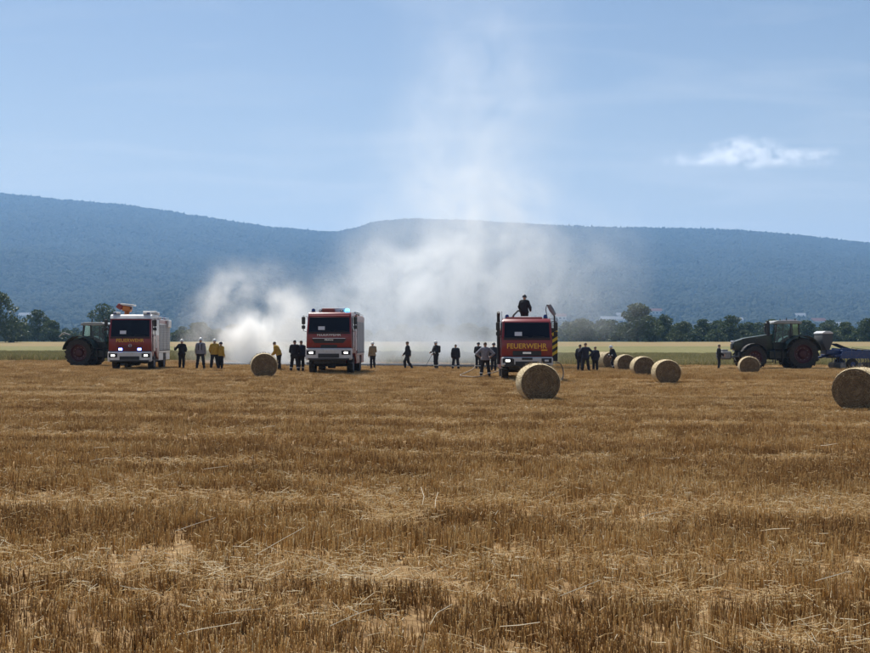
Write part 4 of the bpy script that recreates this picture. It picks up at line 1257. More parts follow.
# ------------------------------------------------------------------ seed drill behind the right tractor
m_blue = pmat('implement blue paint', (0.012, 0.042, 0.15), .45, var=.12, scale=2, coat=.2, dirt=(.14, .11, .08, .35))
m_hop = pmat('hopper grey plastic', (0.07, 0.075, 0.08), .7, var=.1, scale=2)
D = empty('seed_drill', (pr.x + 1.6, pr.y + .1, gz(pr.x + 4, pr.y)), R(2), 1.04)
tag(D, 'blue seed drill with white lidded hopper hitched behind the right tractor', 'seed drill')
f = MB(); f.tube([(-.3, 0, .75), (.6, 0, .95), (1.6, 0, 1.05)], .09, 8)
for y in (-1.2, 0, 1.2): f.box((2.9, y, .98), (4.4, .14, .16), .02)
for x in (.8, 2.0, 3.2, 4.4, 5.1): f.box((x, 0, 1.0), (.14, 2.9, .14), .02)
f.box((1.0, 0, 1.25), (1.2, 1.2, .35), .05)
f.box((2.6, -1.0, 1.38), (2.4, .12, .12), .02, Matrix.Rotation(.08, 3, 'Y')); f.box((2.6, 1.0, 1.38), (2.4, .12, .12), .02, Matrix.Rotation(.08, 3, 'Y'))
for x in (1.6, 2.6, 3.6): f.box((x, 0, 1.32), (.3, 2.2, .14), .03)
f.build('frame', m_blue, D)
for s in (-1, 1): MB().prism([(1.1, .78), (1.3, 1.3), (3.0, 1.34), (5.2, 1.12), (5.3, .78)], 'y', s * 1.42 - .03, s * 1.42 + .03).build('side_panel', m_blue, D)
h = MB(); h.prism([(-.62, 2.55), (.62, 2.55), (.66, 2.0), (.25, 1.4), (-.25, 1.4), (-.66, 2.0)], 'y', -.9, .9)
h.v = [(x * .58 + .42, y, z) for x, y, z in h.v]
ho = h.build('hopper', m_hop, D, bevel=.05)
l_ = MB(); l_.prism([(.02, 2.56), (.05, 2.66), (.25, 2.76), (.6, 2.74), (.80, 2.65), (.82, 2.56)], 'y', -.95, .95); l_.build('lid', m_white, ho, bevel=.04)
for k in range(6):
    t = MB(); t.tube([(1.15, -.6 + k * .24, 1.85), (1.7, -.7 + k * .28, 1.62), (2.6, -.9 + k * .36, 1.3), (2.9, -1.0 + k * .4, .9)], .03, 5); t.build('seed_tube', m_black, D, True)
for j, x in enumerate((1.4, 2.6, 3.8)):
    for k in range(6):
        y = -1.2 + .48 * k + (.12 if j % 2 else 0)
        t = MB(); t.tube([(x, y, .95), (x + .16, y, .6), (x + .05, y, .3)], [.035, .03, .02], 5); to = t.build('coulter', m_blue, D)
        dk = MB(); dk.lathe([(-.012, .02), (-.01, .24), (.01, .24), (.012, .02)], (x + .05, y, .25), 'y', 14); dk.build('disc', m_steel, to, True)
for k in range(6):
    y = -1.25 + .5 * k
    w = MB(); w.lathe([(-.2, .16), (-.2, .34), (-.12, .4), (.12, .4), (.2, .34), (.2, .16)], (2.05 if k in (0, 5) else 4.75, y, .38), 'y', 20); wo = w.build('packer_wheel', m_rubber, D, True)
    hb = MB(); hb.lathe([(-.21, .02), (-.21, .17), (.21, .17), (.21, .02)], (2.05 if k in (0, 5) else 4.75, y, .38), 'y', 12); hb.build('hub', m_blue, wo, True)
for k in range(12):
    y = -1.35 + .245 * k
    t = MB(); t.tube([(5.1, y, 1.0), (5.5, y, .9), (5.75, y, .45), (5.95, y, .1)], .014, 4); t.build('harrow_tine', m_steel, D)
for k in range(7):
    x = 2.2 + .45 * k
    t = MB(); t.tube([(x, -1.3, 1.05), (x + .12, -1.32, 1.4 - .04 * k)], .03, 5); t.box((x + .12, -1.32, 1.42 - .04 * k), (.16, .1, .08), .02); t.build('coulter_spring', m_dark, D)
rl = MB(); rl.tube([(2.0, -1.35, 1.55), (5.2, -1.35, 1.2)], .025, 6); rl.tube([(2.0, -1.35, 1.0), (2.0, -1.35, 1.55)], .025, 6); rl.tube([(5.2, -1.35, 1.0), (5.2, -1.35, 1.2)], .025, 6); rl.build('guard_rail', m_steel, D)

# ------------------------------------------------------------------ round bales
def bale_face_material():
    m = bpy.data.materials.new('bale end straw'); m.use_nodes = True
    n, l = m.node_tree.nodes, m.node_tree.links
    b = n['Principled BSDF']; b.inputs['Roughness'].default_value = .85; b.inputs['Specular IOR Level'].default_value = .2
    t = n.new('ShaderNodeTexCoord'); n1 = n.new('ShaderNodeTexNoise'); n1.inputs['Scale'].default_value = 26; n1.inputs['Detail'].default_value = 6; n1.inputs['Roughness'].default_value = .7
    n2 = n.new('ShaderNodeTexNoise'); n2.inputs['Scale'].default_value = 5; n2.inputs['Detail'].default_value = 3
    ad = n.new('ShaderNodeMath'); ad.operation = 'MULTIPLY_ADD'; ad.inputs[1].default_value = .5
    cr = n.new('ShaderNodeValToRGB'); cr.color_ramp.elements[0].position = .5; cr.color_ramp.elements[0].color = (.075, .052, .032, 1); cr.color_ramp.elements[1].position = 1.0; cr.color_ramp.elements[1].color = (.30, .22, .13, 1)
    e = cr.color_ramp.elements.new(.74); e.color = (.155, .11, .065, 1)
    l.new(t.outputs['Object'], n1.inputs['Vector']); l.new(t.outputs['Object'], n2.inputs['Vector']); l.new(n2.outputs['Fac'], ad.inputs[0]); l.new(n1.outputs['Fac'], ad.inputs[2])
    l.new(ad.outputs[0], cr.inputs[0]); l.new(cr.outputs[0], b.inputs['Base Color'])
    bp = n.new('ShaderNodeBump'); bp.inputs['Strength'].default_value = .8; bp.inputs['Distance'].default_value = .02; l.new(n1.outputs['Fac'], bp.inputs['Height']); l.new(bp.outputs[0], b.inputs['Normal'])
    return m
m_bface = bale_face_material()
m_bside = pmat('bale net wrapped straw', (0.42, 0.32, 0.17), .8, color2=(0.62, 0.52, 0.32), scale=9, bump=.7, bscale=40)
m_wisp = pmat('bale straw wisps', (0.28, 0.2, 0.11), .8, color2=(0.42, 0.33, 0.2), scale=9)

def make_bale(seed, rad=.68, L=1.22):
    """axis along y, front face at -y; sagging a little on its flat foot"""
    rg = np.random.default_rng(seed)
    T = empty('round_bale')
    def sag(x, y, z):
        z = z * .955
        foot = -rad * .90
        if z < foot: z = foot + (z - foot) * .12; x *= 1.02
        return (x, y, z - foot + .02)
    NA = 64
    s = MB(); rows = 14
    V, Fq = [], []
    for i in range(rows + 1):
        y = -L / 2 + L * i / rows
        edge = min(i, rows - i)
        for k in range(NA):
            a = 2 * math.pi * k / NA
            r = rad * (1 + .012 * mnoise.noise(Vector((math.cos(a) * 3, math.sin(a) * 3, y * 5 + seed)))) - (.035 if edge == 0 else .008 if edge == 1 else 0)
            V.append(sag(r * math.cos(a), y, r * math.sin(a)))
    for i in range(rows):
        for k in range(NA):
            a, b = i * NA + k, i * NA + (k + 1) % NA
            Fq.append((a, a + NA, b + NA, b))
    s.add(V, Fq)
    so = s.build('net_wrap', m_bside, T, True)
    for sd_ in (-1, 1):
        e = MB(); rings = 22
        V, Fq = [], []
        for j in range(rings + 1):
            r = rad * (1 - .04) * j / rings
            for k in range(NA):
                a = 2 * math.pi * k / NA
                sp = math.sin((j / rings * 9 + a / (2 * math.pi)) * 2 * math.pi)
                y = sd_ * (L / 2 + .012 * sp + .02 * mnoise.noise(Vector((r * math.cos(a) * 5, r * math.sin(a) * 5, seed + sd_))) + .012 - (.03 if j == rings else 0))
                V.append(sag(r * math.cos(a), y, r * math.sin(a)))
        for j in range(rings):
            for k in range(NA):
                a, b = j * NA + k, j * NA + (k + 1) % NA
                Fq.append((a, b, b + NA, a + NA))
        e.add(V, Fq); e.build('end_face', m_bface, T, True)
    w = MB()
    for k in range(320):
        a = rg.uniform(0, 6.283); r = rad * rg.uniform(.3, 1.0) ** .5 * .98
        p = Vector(sag(r * math.cos(a), -L / 2 - .01, r * math.sin(a)))
        d = Vector((rg.normal(0, 1), -abs(rg.normal(0, .5)), rg.normal(0, 1))).normalized() * rg.uniform(.04, .16)
        w.tube([p, p + d], .0035, 3, False)
    for k in range(260):
        a = rg.uniform(.1, 3.04); p = Vector(sag(rad * math.cos(a), rg.uniform(-L / 2, L / 2), rad * math.sin(a)))
        d = Vector((math.cos(a) * rg.uniform(.1, .8), rg.normal(0, 1), math.sin(a) * rg.uniform(.1, .8))).normalized() * rg.uniform(.03, .13)
        w.tube([p, p + d], .0035, 3, False)
    w.build('straw_wisps', m_wisp, T)['kind'] = 'stuff'
    return T
BALES = [  # u, base row, yaw deg, scale, label
 (539, 402.0, 4, .98, 'largest round straw bale, in front of the right fire engine'),
 (866, 411.5, -34, 1.02, 'round straw bale cut by the right edge of the picture'),
 (668, 384.6, 0, .94, 'round straw bale nearest the camera in the row of four right of the group'),
 (644, 377.6, 2, .95, 'second round straw bale of the row, between two other bales'),
 (626, 372.6, 3, .95, 'third round straw bale of the row, right of the person in white helmet'),
 (606, 368.6, 30, 1.0, 'farthest pale round straw bale, half hidden behind the person in white helmet'),
 (751, 375.6, -9, .92, 'round straw bale in front of the front wheel of the right tractor'),
 (262.5, 378.2, 9, .96, 'round straw bale before the dense white smoke'),
 (868, 364.0, 40, .95, 'far pale round straw bale behind the seed drill at the right edge'),
]
protos = [make_bale(3), make_bale(11)]
for i, (u, v, yaw, sc, lab) in enumerate(BALES):
    o = protos[i] if i < 2 else copy_tree(protos[i % 2])
    q = on_ground(u, v)
    o.location = (q.x, q.y + .5, gz(q.x, q.y + .5) - .02); o.rotation_euler = (0, 0, R(yaw)); o.scale = (sc,) * 3
    tag(o, lab, 'bale', 'round straw bales on the stubble')

# ------------------------------------------------------------------ people
def surface_nets(f, lo, hi, h):
    """mesh of the zero level of a distance field f(P) -> values"""
    lo = np.array(lo, float); n = np.ceil((np.array(hi) - lo) / h).astype(int) + 1
    ax = [lo[i] + h * np.arange(n[i]) for i in range(3)]
    G = np.stack(np.meshgrid(*ax, indexing='ij'), -1)
    D = f(G.reshape(-1, 3)).reshape(n)
    ins = D < 0
    acc = np.zeros((*(n - 1), 3)); cnt = np.zeros(n - 1)
    quads = []
    C = n - 1
    for a in range(3):
        b, c = (a + 1) % 3, (a + 2) % 3
        s0 = [slice(None)] * 3; s1 = [slice(None)] * 3
        s0[a] = slice(0, -1); s1[a] = slice(1, None)
        d0, d1 = D[tuple(s0)], D[tuple(s1)]
        cr = (d0 < 0) != (d1 < 0)
        I = np.argwhere(cr)
        v0, v1 = d0[cr], d1[cr]
        t = v0 / (v0 - v1)
        P = I.astype(float); P[:, a] += t
        for ob in (0, -1):
            for oc in (0, -1):
                J = I.copy(); J[:, b] += ob; J[:, c] += oc
                ok = (J >= 0).all(1) & (J < C).all(1)
                np.add.at(acc, tuple(J[ok].T), P[ok]); np.add.at(cnt, tuple(J[ok].T), 1)
        okq = (I[:, b] > 0) & (I[:, c] > 0) & (I[:, b] < C[b]) & (I[:, c] < C[c])
        Q = I[okq]; fl = v0[okq] < 0
        def cell(ob, oc):
            J = Q.copy(); J[:, b] += ob; J[:, c] += oc; return np.ravel_multi_index(J.T, C)
        q = np.stack([cell(-1, -1), cell(0, -1), cell(0, 0), cell(-1, 0)], 1)
        q[~fl] = q[~fl][:, ::-1]
        quads.append(q)
    m = cnt > 0
    ids = -np.ones(m.size, int); ids[m.ravel()] = np.arange(m.sum())
    V = lo + h * acc[m] / cnt[m][:, None]
    return V, ids[np.concatenate(quads)]

def cone_d(P, a, b, ra, rb, fl=1.0):
    a, b = np.array(a, float), np.array(b, float)
    ab = b - a; t = np.clip(((P - a) @ ab) / max(1e-9, ab @ ab), 0, 1)
    d = P - (a + t[:, None] * ab)
    return np.linalg.norm(d, axis=1) - (ra + (rb - ra) * t)
def smin(a, b, k):
    h = np.clip(.5 + .5 * (b - a) / k, 0, 1)
    return b * (1 - h) + a * h - k * h * (1 - h)

BASE = dict(pelvis=(0, 0, .96), waist=(0, 0, 1.12), chest=(0, 0, 1.33), neck=(0, .01, 1.50), head=(0, -.02, 1.655),
            sl=(-.19, 0, 1.44), el=(-.25, .03, 1.16), wl=(-.26, -.05, .92), sr=(.19, 0, 1.44), er=(.25, .03, 1.16), wr=(.26, -.05, .92),
            hl=(-.10, 0, .93), kl=(-.11, -.02, .51), al=(-.12, .03, .10), tl=(-.14, -.14, .045), hr=(.10, 0, .93), kr=(.11, -.02, .51), ar=(.12, .03, .10), tr=(.14, -.14, .045))
m_skin = pmat('skin', (0.42, 0.26, 0.18), .55, var=.06, scale=8)
m_eye = pmat('eye dark', (0.02, 0.015, 0.012), .2)
m_lip = pmat('lips', (0.3, 0.12, 0.1), .5)
def cloth(name, c): return pmat(name, c, .9, var=.18, scale=14, bump=.25, bscale=60)
c_black = cloth('black turnout cloth', (0.016, 0.017, 0.021))
c_navy = cloth('navy cloth', (0.020, 0.024, 0.04))
c_grey = cloth('pale grey shirt cloth', (0.22, 0.225, 0.26))
c_yell = cloth('yellow jacket cloth', (0.42, 0.27, 0.045))
c_tan = cloth('tan jacket cloth', (0.24, 0.19, 0.12))
c_boot = pmat('boot leather', (0.015, 0.014, 0.013), .5)
m_refl = pmat('silver reflective band', (0.5, 0.52, 0.5), .35)
m_helm_w = pmat('helmet white shell', (0.66, 0.68, 0.66), .3)
m_helm_d = pmat('helmet dark shell', (0.03, 0.03, 0.034), .35)
hair_m = [pmat('hair dark', (0.022, 0.016, 0.012), .6), pmat('hair brown', (0.07, 0.045, 0.026), .6)]

def person(u, v, rz, S, label, height=1.78, at=None):
    J = dict(BASE); J.update(S.get('pose', {}))
    J = {k: np.array(q, float) for k, q in J.items()}
    T = empty('person', (0, 0, 0), rz, height / 1.78)
    loc = at if at is not None else on_ground(u, v)
    T.location = loc
    lowest = min(J['tl'][2], J['tr'][2]) - .045
    T.location.z += -lowest * height / 1.78
    tag(T, label, 'person', 'people around the burning field')
    def torso(P, g=0.0):
        d = cone_d(P, J['hl'], J['hr'], .115 + g, .115 + g)
        d = smin(d, cone_d(P, J['pelvis'], J['waist'], .13 + g, .125 + g), .08)
        sh = (J['sl'] + J['sr']) / 2
        off = (J['sr'] - J['sl']) * .17
        d = smin(d, cone_d(P, J['waist'] - off * .5, J['chest'] - off, .115 + g, .125 + g), .08)
        d = smin(d, cone_d(P, J['waist'] + off * .5, J['chest'] + off, .115 + g, .125 + g), .08)
        d = smin(d, cone_d(P, J['sl'] * .72 + sh * .28, J['sr'] * .72 + sh * .28, .085 + g, .085 + g), .08)
        return d
    def arms(P, g=0.0, w=1.0):
        d = None
        for s in 'lr':
            e = cone_d(P, J['s' + s], J['e' + s], .062 + g, .048 + g)
            q = J['e' + s] + (J['w' + s] - J['e' + s]) * w
            e = smin(e, cone_d(P, J['e' + s], q, .047 + g, .034 + g), .03)
            d = e if d is None else np.minimum(d, e)
        return d
    def legs(P, g=0.0, w=1.0):
        d = None
        for s in 'lr':
            e = cone_d(P, J['h' + s], J['k' + s], .092 + g, .060 + g)
            q = J['k' + s] + (J['a' + s] - J['k' + s]) * w
            e = smin(e, cone_d(P, J['k' + s], J['k' + s] + (q - J['k' + s]) * .4, .062 + g, .062 + g), .04)
            e = smin(e, cone_d(P, J['k' + s] + (q - J['k' + s]) * .4, q, .060 + g, .042 + g), .04)
            d = e if d is None else smin(d, e, .02)
        return d
    hd = J['head']; nk = J['neck']
    up = hd - nk; up = up / np.linalg.norm(up)
    yaw = S.get('look', 0.0)
    fw = np.array((math.sin(yaw), -math.cos(yaw), 0.0)); fw = fw - up * (fw @ up); fw /= np.linalg.norm(fw)
    rt = np.cross(fw, up)
    def H(x, y, z): return hd + rt * x + fw * y + up * z
    def headf(P):
        q = P - hd; L = np.stack([q @ rt, q @ fw, q @ up], 1)
        d = (np.linalg.norm((L - (0, -.01, .025)) / (.078, .096, .098), axis=1) - 1) * .08
        d = smin(d, (np.linalg.norm((L - (0, .02, -.055)) / (.058, .07, .068), axis=1) - 1) * .06, .04)
        d = smin(d, cone_d(P, H(0, .092, .0), H(0, .108, -.03), .008, .015), .015)
        for s in (-1, 1): d = smin(d, cone_d(P, H(s * .078, -.005, .02), H(s * .078, -.005, -.02), .012, .009), .01)
        for s in (-1, 1): d = np.maximum(d, -(np.linalg.norm(P - H(s * .033, .108, .012), axis=1) - .02))
        return d
    def body(P):
        d = torso(P); d = smin(d, arms(P), .05); d = smin(d, legs(P), .05)
        d = smin(d, cone_d(P, nk - up * .06, hd - up * .06, .062, .052), .04)
        d = smin(d, headf(P), .02)
        for s in 'lr':
            w, e = J['w' + s], J['e' + s]; dr = (w - e) / np.linalg.norm(w - e)
            d = smin(d, cone_d(P, w, w + dr * .085, .032, .036), .02)
            d = smin(d, cone_d(P, J['a' + s] - (0, 0, .03), J['t' + s], .045, .036), .03)
        return d
    allp = np.stack(list(J.values())); lo = allp.min(0) - .2; hi = allp.max(0) + .22
    V, Fq = surface_nets(body, lo, hi, .018)
    V = list(map(tuple, V)); Fq = list(map(tuple, Fq))
    bmb = MB(); bmb.add(V, Fq)
    for s in 'lr':    # hands: four fingers of unequal length and a thumb from the side of the palm
        w, e = J['w' + s], J['e' + s]; dr = (w - e) / np.linalg.norm(w - e)
        sg = -1 if s == 'l' else 1
        side = np.cross(dr, np.array((sg, 0, .01))); side /= np.linalg.norm(side)
        nrm = np.cross(dr, side); nrm = nrm if nrm @ np.array((-sg, 0, 0)) > 0 else -nrm
        pal = w + dr * .075
        for k, Lf in enumerate((.072, .085, .08, .06)):
            o = pal + side * (k - 1.5) * .021
            bmb.tube([o, o + dr * Lf * .5 + nrm * .006, o + dr * Lf * .8 + nrm * .028, o + dr * Lf * .85 + nrm * .05], [.0098, .0094, .0088, .0074], 6)
        o = w + dr * .035 - side * .03
        bmb.tube([o, o + dr * .03 - side * .022, o + dr * .06 - side * .022 + nrm * .015], [.0125, .011, .009], 6)
    bmb.m = 1
    for s in (-1, 1): bmb.lathe([(-.012, .002), (-.006, .011), (.006, .011), (.012, .002)], tuple(H(s * .033, .086, .012)), 'y', 8)
    bmb.m = 2
    bmb.tube([tuple(H(-.024, .078, -.062)), tuple(H(0, .089, -.06)), tuple(H(.024, .078, -.062))], .006, 6)
    bmb.build('body', [m_skin, m_eye, m_lip], T, True)
    # clothing: cut a little wider than the body
    def part(name, f, mat_, h=.02):
        V, Fq = surface_nets(f, lo, hi, h)
        mb = MB(); mb.add(list(map(tuple, V)), list(map(tuple, Fq))); return mb.build(name, mat_, T, True)
    g = S.get('bulk', .022)
    ud = (J['chest'] - J['pelvis']); ud = ud / np.linalg.norm(ud)
    hem = J['pelvis'] - ud * S.get('hem', .06)
    wav = lambda P: .006 * np.sin(P[:, 2] * 34 + P[:, 0] * 18) * np.cos(P[:, 1] * 25 + P[:, 2] * 11)
    slv = S.get('sleeve', 1.0)
    def jacketf(P):
        d = smin(torso(P, g), arms(P, g * .9, slv), .05)
        d = smin(d, cone_d(P, nk - up * .05, nk - up * .005, .075, .066), .03)
        d = np.maximum(d, -((P - hem) @ ud)) if True else d
        return d + wav(P)
    def trousf(P):
        d = smin(legs(P, g * .9, .93), np.maximum(torso(P, g * .55), (P - J['waist']) @ ud), .04)
        return d + wav(P)
    # sleeves must survive the hem cut: cut only the torso
    def jacketf2(P):
        t = np.maximum(torso(P, g), -((P - hem) @ ud))
        d = smin(t, arms(P, g * .9, slv), .03)
        d = smin(d, cone_d(P, nk - up * .05, nk - up * .005, .075, .066), .03)
        return d + wav(P)
    jo = part(S.get('top_name', 'jacket'), jacketf2, S['top'])
    tr_ = part('trousers', trousf, S['legs'])
    for s in 'lr':
        a, t, k = J['a' + s], J['t' + s], J['k' + s]
        sh = a + (k - a) * .35
        V, Fq = surface_nets(lambda P: np.maximum(smin(cone_d(P, a - (0, 0, .015), sh, .062, .066), cone_d(P, a - (0, 0, .04), t, .058, .05), .03), -(P[:, 2] - (min(a[2] - .1, t[2] - .045)))), np.minimum(np.minimum(a, t), sh) - .1, np.maximum(np.maximum(a, t), sh) + .1, .018)
        MB().add(list(map(tuple, V)), list(map(tuple, Fq))).build('boot', c_boot, T, True)
        if S.get('bands'):
            c0 = a + (k - a) * .42; dd = (k - a) / np.linalg.norm(k - a)
            MB().tube([c0 - dd * .03, c0 + dd * .03], .092, 14).build('reflective_band', m_refl, tr_, True)
            w, e = J['w' + s], J['e' + s]; dd = (w - e) / np.linalg.norm(w - e); c0 = e + (w - e) * .6
            if slv >= 1: MB().tube([c0 - dd * .025, c0 + dd * .025], .064, 12).build('reflective_band', m_refl, jo, True)
    # head cover
    hm = S.get('helmet')
    Mh = Matrix(((rt[0], fw[0], up[0]), (rt[1], fw[1], up[1]), (rt[2], fw[2], up[2])))
    if hm:
        hb = MB(); n = 20
        Vh, Fh = [], []
        for j in range(9):
            a = math.pi / 2 * j / 8
            for k in range(n):
                b = 2 * math.pi * k / n
                Vh.append(Vector((math.cos(b) * .112 * math.cos(a), math.sin(b) * .135 * math.cos(a) - .008, .13 * math.sin(a) + .04)))
        for j in range(8):
            for k in range(n): Fh.append((j * n + k, j * n + (k + 1) % n, (j + 1) * n + (k + 1) % n, (j + 1) * n + k))
        # brim and neck guard, wider at the back
        base = len(Vh)
        for k in range(n):
            b = 2 * math.pi * k / n
            Vh.append(Vector((math.cos(b) * .128, math.sin(b) * .155 - .008, .03 - (.035 if math.sin(b) < -.2 else 0))))
        for k in range(n): Fh.append((k, base + k, base + (k + 1) % n, (k + 1) % n))
        hb.add([Mh @ q + Vector(hd) for q in Vh], Fh)
        ho = hb.build('helmet', m_helm_w if hm == 'w' else m_helm_d, T, True)
        rg_ = MB(); rg_.add([Mh @ q + Vector(hd) for q in [Vector((s * .012, math.cos(a) * .137 - .008, .133 * math.sin(a) + .045)) for a in np.linspace(.3, 2.84, 9) for s in (-1, 1)]], [(2 * i, 2 * i + 1, 2 * i + 3, 2 * i + 2) for i in range(8)])
        rg_.build('crest', m_refl if hm == 'd' else m_helm_w, ho, True)
    else:
        hb = MB(); n = 18; Vh, Fh = [], []
        for j in range(8):
            a = -.25 + (math.pi / 2 + .25) * j / 7
            for k in range(n):
                b = 2 * math.pi * k / n
                rr = 1 + .03 * mnoise.noise(Vector((b * 3, a * 4, u)))
                front = max(0, math.sin(b)); lift = .045 * front if j < 3 else 0
                Vh.append(Vector((math.cos(b) * .087 * math.cos(a) * rr, math.sin(b) * .104 * math.cos(a) * rr - .012, .108 * math.sin(a) * rr + .028 + lift)))
        for j in range(7):
            for k in range(n): Fh.append((j * n + k, j * n + (k + 1) % n, (j + 1) * n + (k + 1) % n, (j + 1) * n + k))
        hb.add([Mh @ q + Vector(hd) for q in Vh], Fh); hb.build('hair', hair_m[int(u) % 2], T, True)
    if S.get('pack'):
        c = J['chest'] + np.array((0, .2, -.04))
        pk = MB(); pk.box(tuple(c), (.30, .17, .46), .06); pk.build('backpack', m_black if S['pack'] == 1 else S['top'], T, True)
    if S.get('straps'):
        st = MB()
        for s in (-1, 1):
            pts_ = [J['waist'] + (s * .09, .16, 0), J['chest'] + (s * .09, .165, .0), J['chest'] + (s * .09, .12, .13), J['chest'] + (s * .09, 0, .19), J['chest'] + (s * .09, -.14, .08), J['waist'] + (s * .09, -.16, 0)]
            st.tube([tuple(q) for q in pts_], .02, 6)
        st.build('braces', S['legs'], T, True)
    return T

def pose(**k): return k
AKIMBO = dict(el=(-.42, .08, 1.22), wl=(-.22, -.03, 1.02), er=(.42, .08, 1.22), wr=(.22, -.03, 1.02))
STRIDE = dict(kl=(-.10, -.20, .53), al=(-.10, -.16, .11), tl=(-.11, -.32, .06), kr=(.10, .06, .50), ar=(.10, .30, .14), tr=(.10, .16, .045),
              el=(-.24, .12, 1.17), wl=(-.24, .14, .92), er=(.24, -.05, 1.17), wr=(.23, -.22, .98))
APART = dict(kl=(-.16, -.02, .51), al=(-.21, .03, .10), tl=(-.25, -.13, .045), kr=(.16, -.02, .51), ar=(.21, .03, .10), tr=(.25, -.13, .045))
HOLD = dict(el=(-.26, -.10, 1.16), wl=(-.14, -.33, 1.08), er=(.26, -.06, 1.16), wr=(.16, -.30, 1.0))
LEAN = dict(waist=(0, -.05, 1.11), chest=(0, -.14, 1.30), neck=(0, -.22, 1.45), head=(0, -.28, 1.58), sl=(-.19, -.19, 1.40), sr=(.19, -.19, 1.40), el=(-.24, -.20, 1.12), wl=(-.20, -.38, .98), er=(.24, -.20, 1.12), wr=(.20, -.36, .96))
BK = math.pi
PEOPLE = [
 (181.7, 369.6, R(170), dict(top=c_black, legs=c_black, helmet='w', pose=dict(el=(-.30, .06, 1.20), wl=(-.20, -.14, 1.10), er=(.40, .02, 1.20), wr=(.46, -.06, 1.28))), 'person in black with one arm out towards the left fire engine', 1.74),
 (200.5, 370.0, R(180), dict(top=c_grey, legs=c_black, helmet='w', straps=1, top_name='shirt', sleeve=.9, pose=APART), 'person in pale shirt, dark dungarees and white helmet, right of the left fire engine', 1.82),
 (214.5, 370.0, R(200), dict(top=c_yell, legs=c_black, helmet='w', pose={**HOLD, **APART}, bulk=.03), 'person in yellow jacket and white helmet, left one of the yellow pair', 1.76),
 (220.5, 370.0, R(150), dict(top=c_yell, legs=c_black, helmet='d', bulk=.028), 'person in yellow jacket and dark helmet, right one of the yellow pair', 1.60),
 (279.0, 370.6, R(-100), dict(top=c_yell, legs=c_black, pose={**LEAN}, bulk=.03), 'person in yellow jacket leaning forward right of the smoking bale', 1.72),
 (294.6, 372.6, R(175), dict(top=c_black, legs=c_black, pose={**HOLD, **APART}, bulk=.03, bands=1), 'person in black standing with back turned, left of the middle fire engine', 1.76),
 (301.0, 372.4, R(165), dict(top=c_navy, legs=c_black, bands=1), 'person in navy with pale bands squeezed against the middle fire engine', 1.74),
 (372.7, 369.4, R(-150), dict(top=c_tan, legs=c_black, helmet='w', pose=dict(el=(-.28, -.1, 1.18), wl=(-.26, -.3, 1.22))), 'person in tan jacket and white helmet right behind the middle fire engine', 1.68),
 (407.6, 369.8, R(-95), dict(top=c_black, legs=c_black, pose=STRIDE, bulk=.028), 'person in black walking left, alone right of the middle fire engine', 1.76),
 (436.0, 369.6, R(-60), dict(top=c_black, legs=c_black, helmet='w', pack=1, pose={**HOLD}, bands=1), 'person in white helmet with a backpack holding a lance', 1.80),
 (455.6, 370.0, R(175), dict(top=c_black, legs=c_black, pose=APART, bands=1, bulk=.035), 'stocky person in black standing alone left of the hose group', 1.62),
 (478.3, 370.0, R(160), dict(top=c_black, legs=c_black, helmet='d', pose=HOLD, bands=1), 'person in dark helmet behind the pale shirted one, left of the right fire engine', 1.76),
 (485.2, 378.6, R(180), dict(top=c_grey, legs=c_black, top_name='shirt', sleeve=.55, pose={**AKIMBO, **APART}, bands=1), 'person in pale shirt with hands on hips beside the right fire engine', 1.78),
 (493.6, 372.0, R(150), dict(top=c_navy, legs=c_black, helmet='d'), 'person in navy between the pale shirted one and the right fire engine', 1.76),
 (580.0, 373.4, R(150), dict(top=c_black, legs=c_navy, pose=dict(el=(-.40, .08, 1.22), wl=(-.22, -.03, 1.02))), 'person in dark clothes, left of the three standing right of the striped engine', 1.74),
 (585.6, 373.8, R(190), dict(top=c_navy, legs=c_black, pose={**AKIMBO, **APART}), 'tallest of the three people standing right of the striped engine', 1.84),
 (595.3, 373.4, R(180), dict(top=c_navy, legs=c_black, pose=dict(wl=(-.20, -.1, .95), wr=(.2, -.1, .95))), 'person in navy, right one of the three beside the striped engine', 1.62),
 (614.5, 369.8, R(-70), dict(top=c_black, legs=c_black, helmet='w', bands=1, pose={**LEAN, **dict(kl=(-.1, -.16, .53), kr=(.1, .10, .52), ar=(.1, .32, .12), tr=(.1, .2, .045))}), 'person in white helmet leaning forward among the round bales', 1.72),
 (719.0, 369.8, R(70), dict(top=c_black, legs=c_black, pose={**HOLD, **dict(tl=(-.12, -.2, .045))}), 'person in black facing the nose of the right tractor', 1.76),
]
for (u, v, rz, S, lab, h) in PEOPLE:
    person(u, v, rz, S, lab, h * 1.06)
# the one up on the right fire engine, holding a nozzle over the left side of the cab
top = fe3.matrix_basis @ Vector((0.02, 3.05, 2.55))
pt = person(527, 300, R(150), dict(top=c_black, legs=c_black, helmet='d', bulk=.032, pose=dict(el=(-.30, -.04, 1.16), wl=(-.22, -.26, 1.02), er=(.33, -.10, 1.2), wr=(.36, -.3, 1.02))), 'person in black working a hose from the roof of the right fire engine', 1.8, at=top)
nz_ = MB(); q = fe3.matrix_basis @ Vector((-.32, 2.75, 3.55))
nz_.tube([q + Vector((.25, .3, -.05)), q, q + Vector((-.22, -.12, -.22)), q + Vector((-.36, -.2, -.5))], [.05, .045, .05, .075], 8)
tag(nz_.build('hose_nozzle', m_black, None, True), 'dark hose nozzle held by the person on the right fire engine', 'nozzle')
# lance of the backpack person
b = on_ground(436, 369.6)
ln = MB().tube([b + Vector((-.25, -.22, 1.03)), b + Vector((-.5, -.45, .6)), b + Vector((-.72, -.6, .2))], [.018, .016, .014], 6).build('lance', m_black, None, True)
tag(ln, 'thin spray lance held down by the person with a backpack', 'lance')

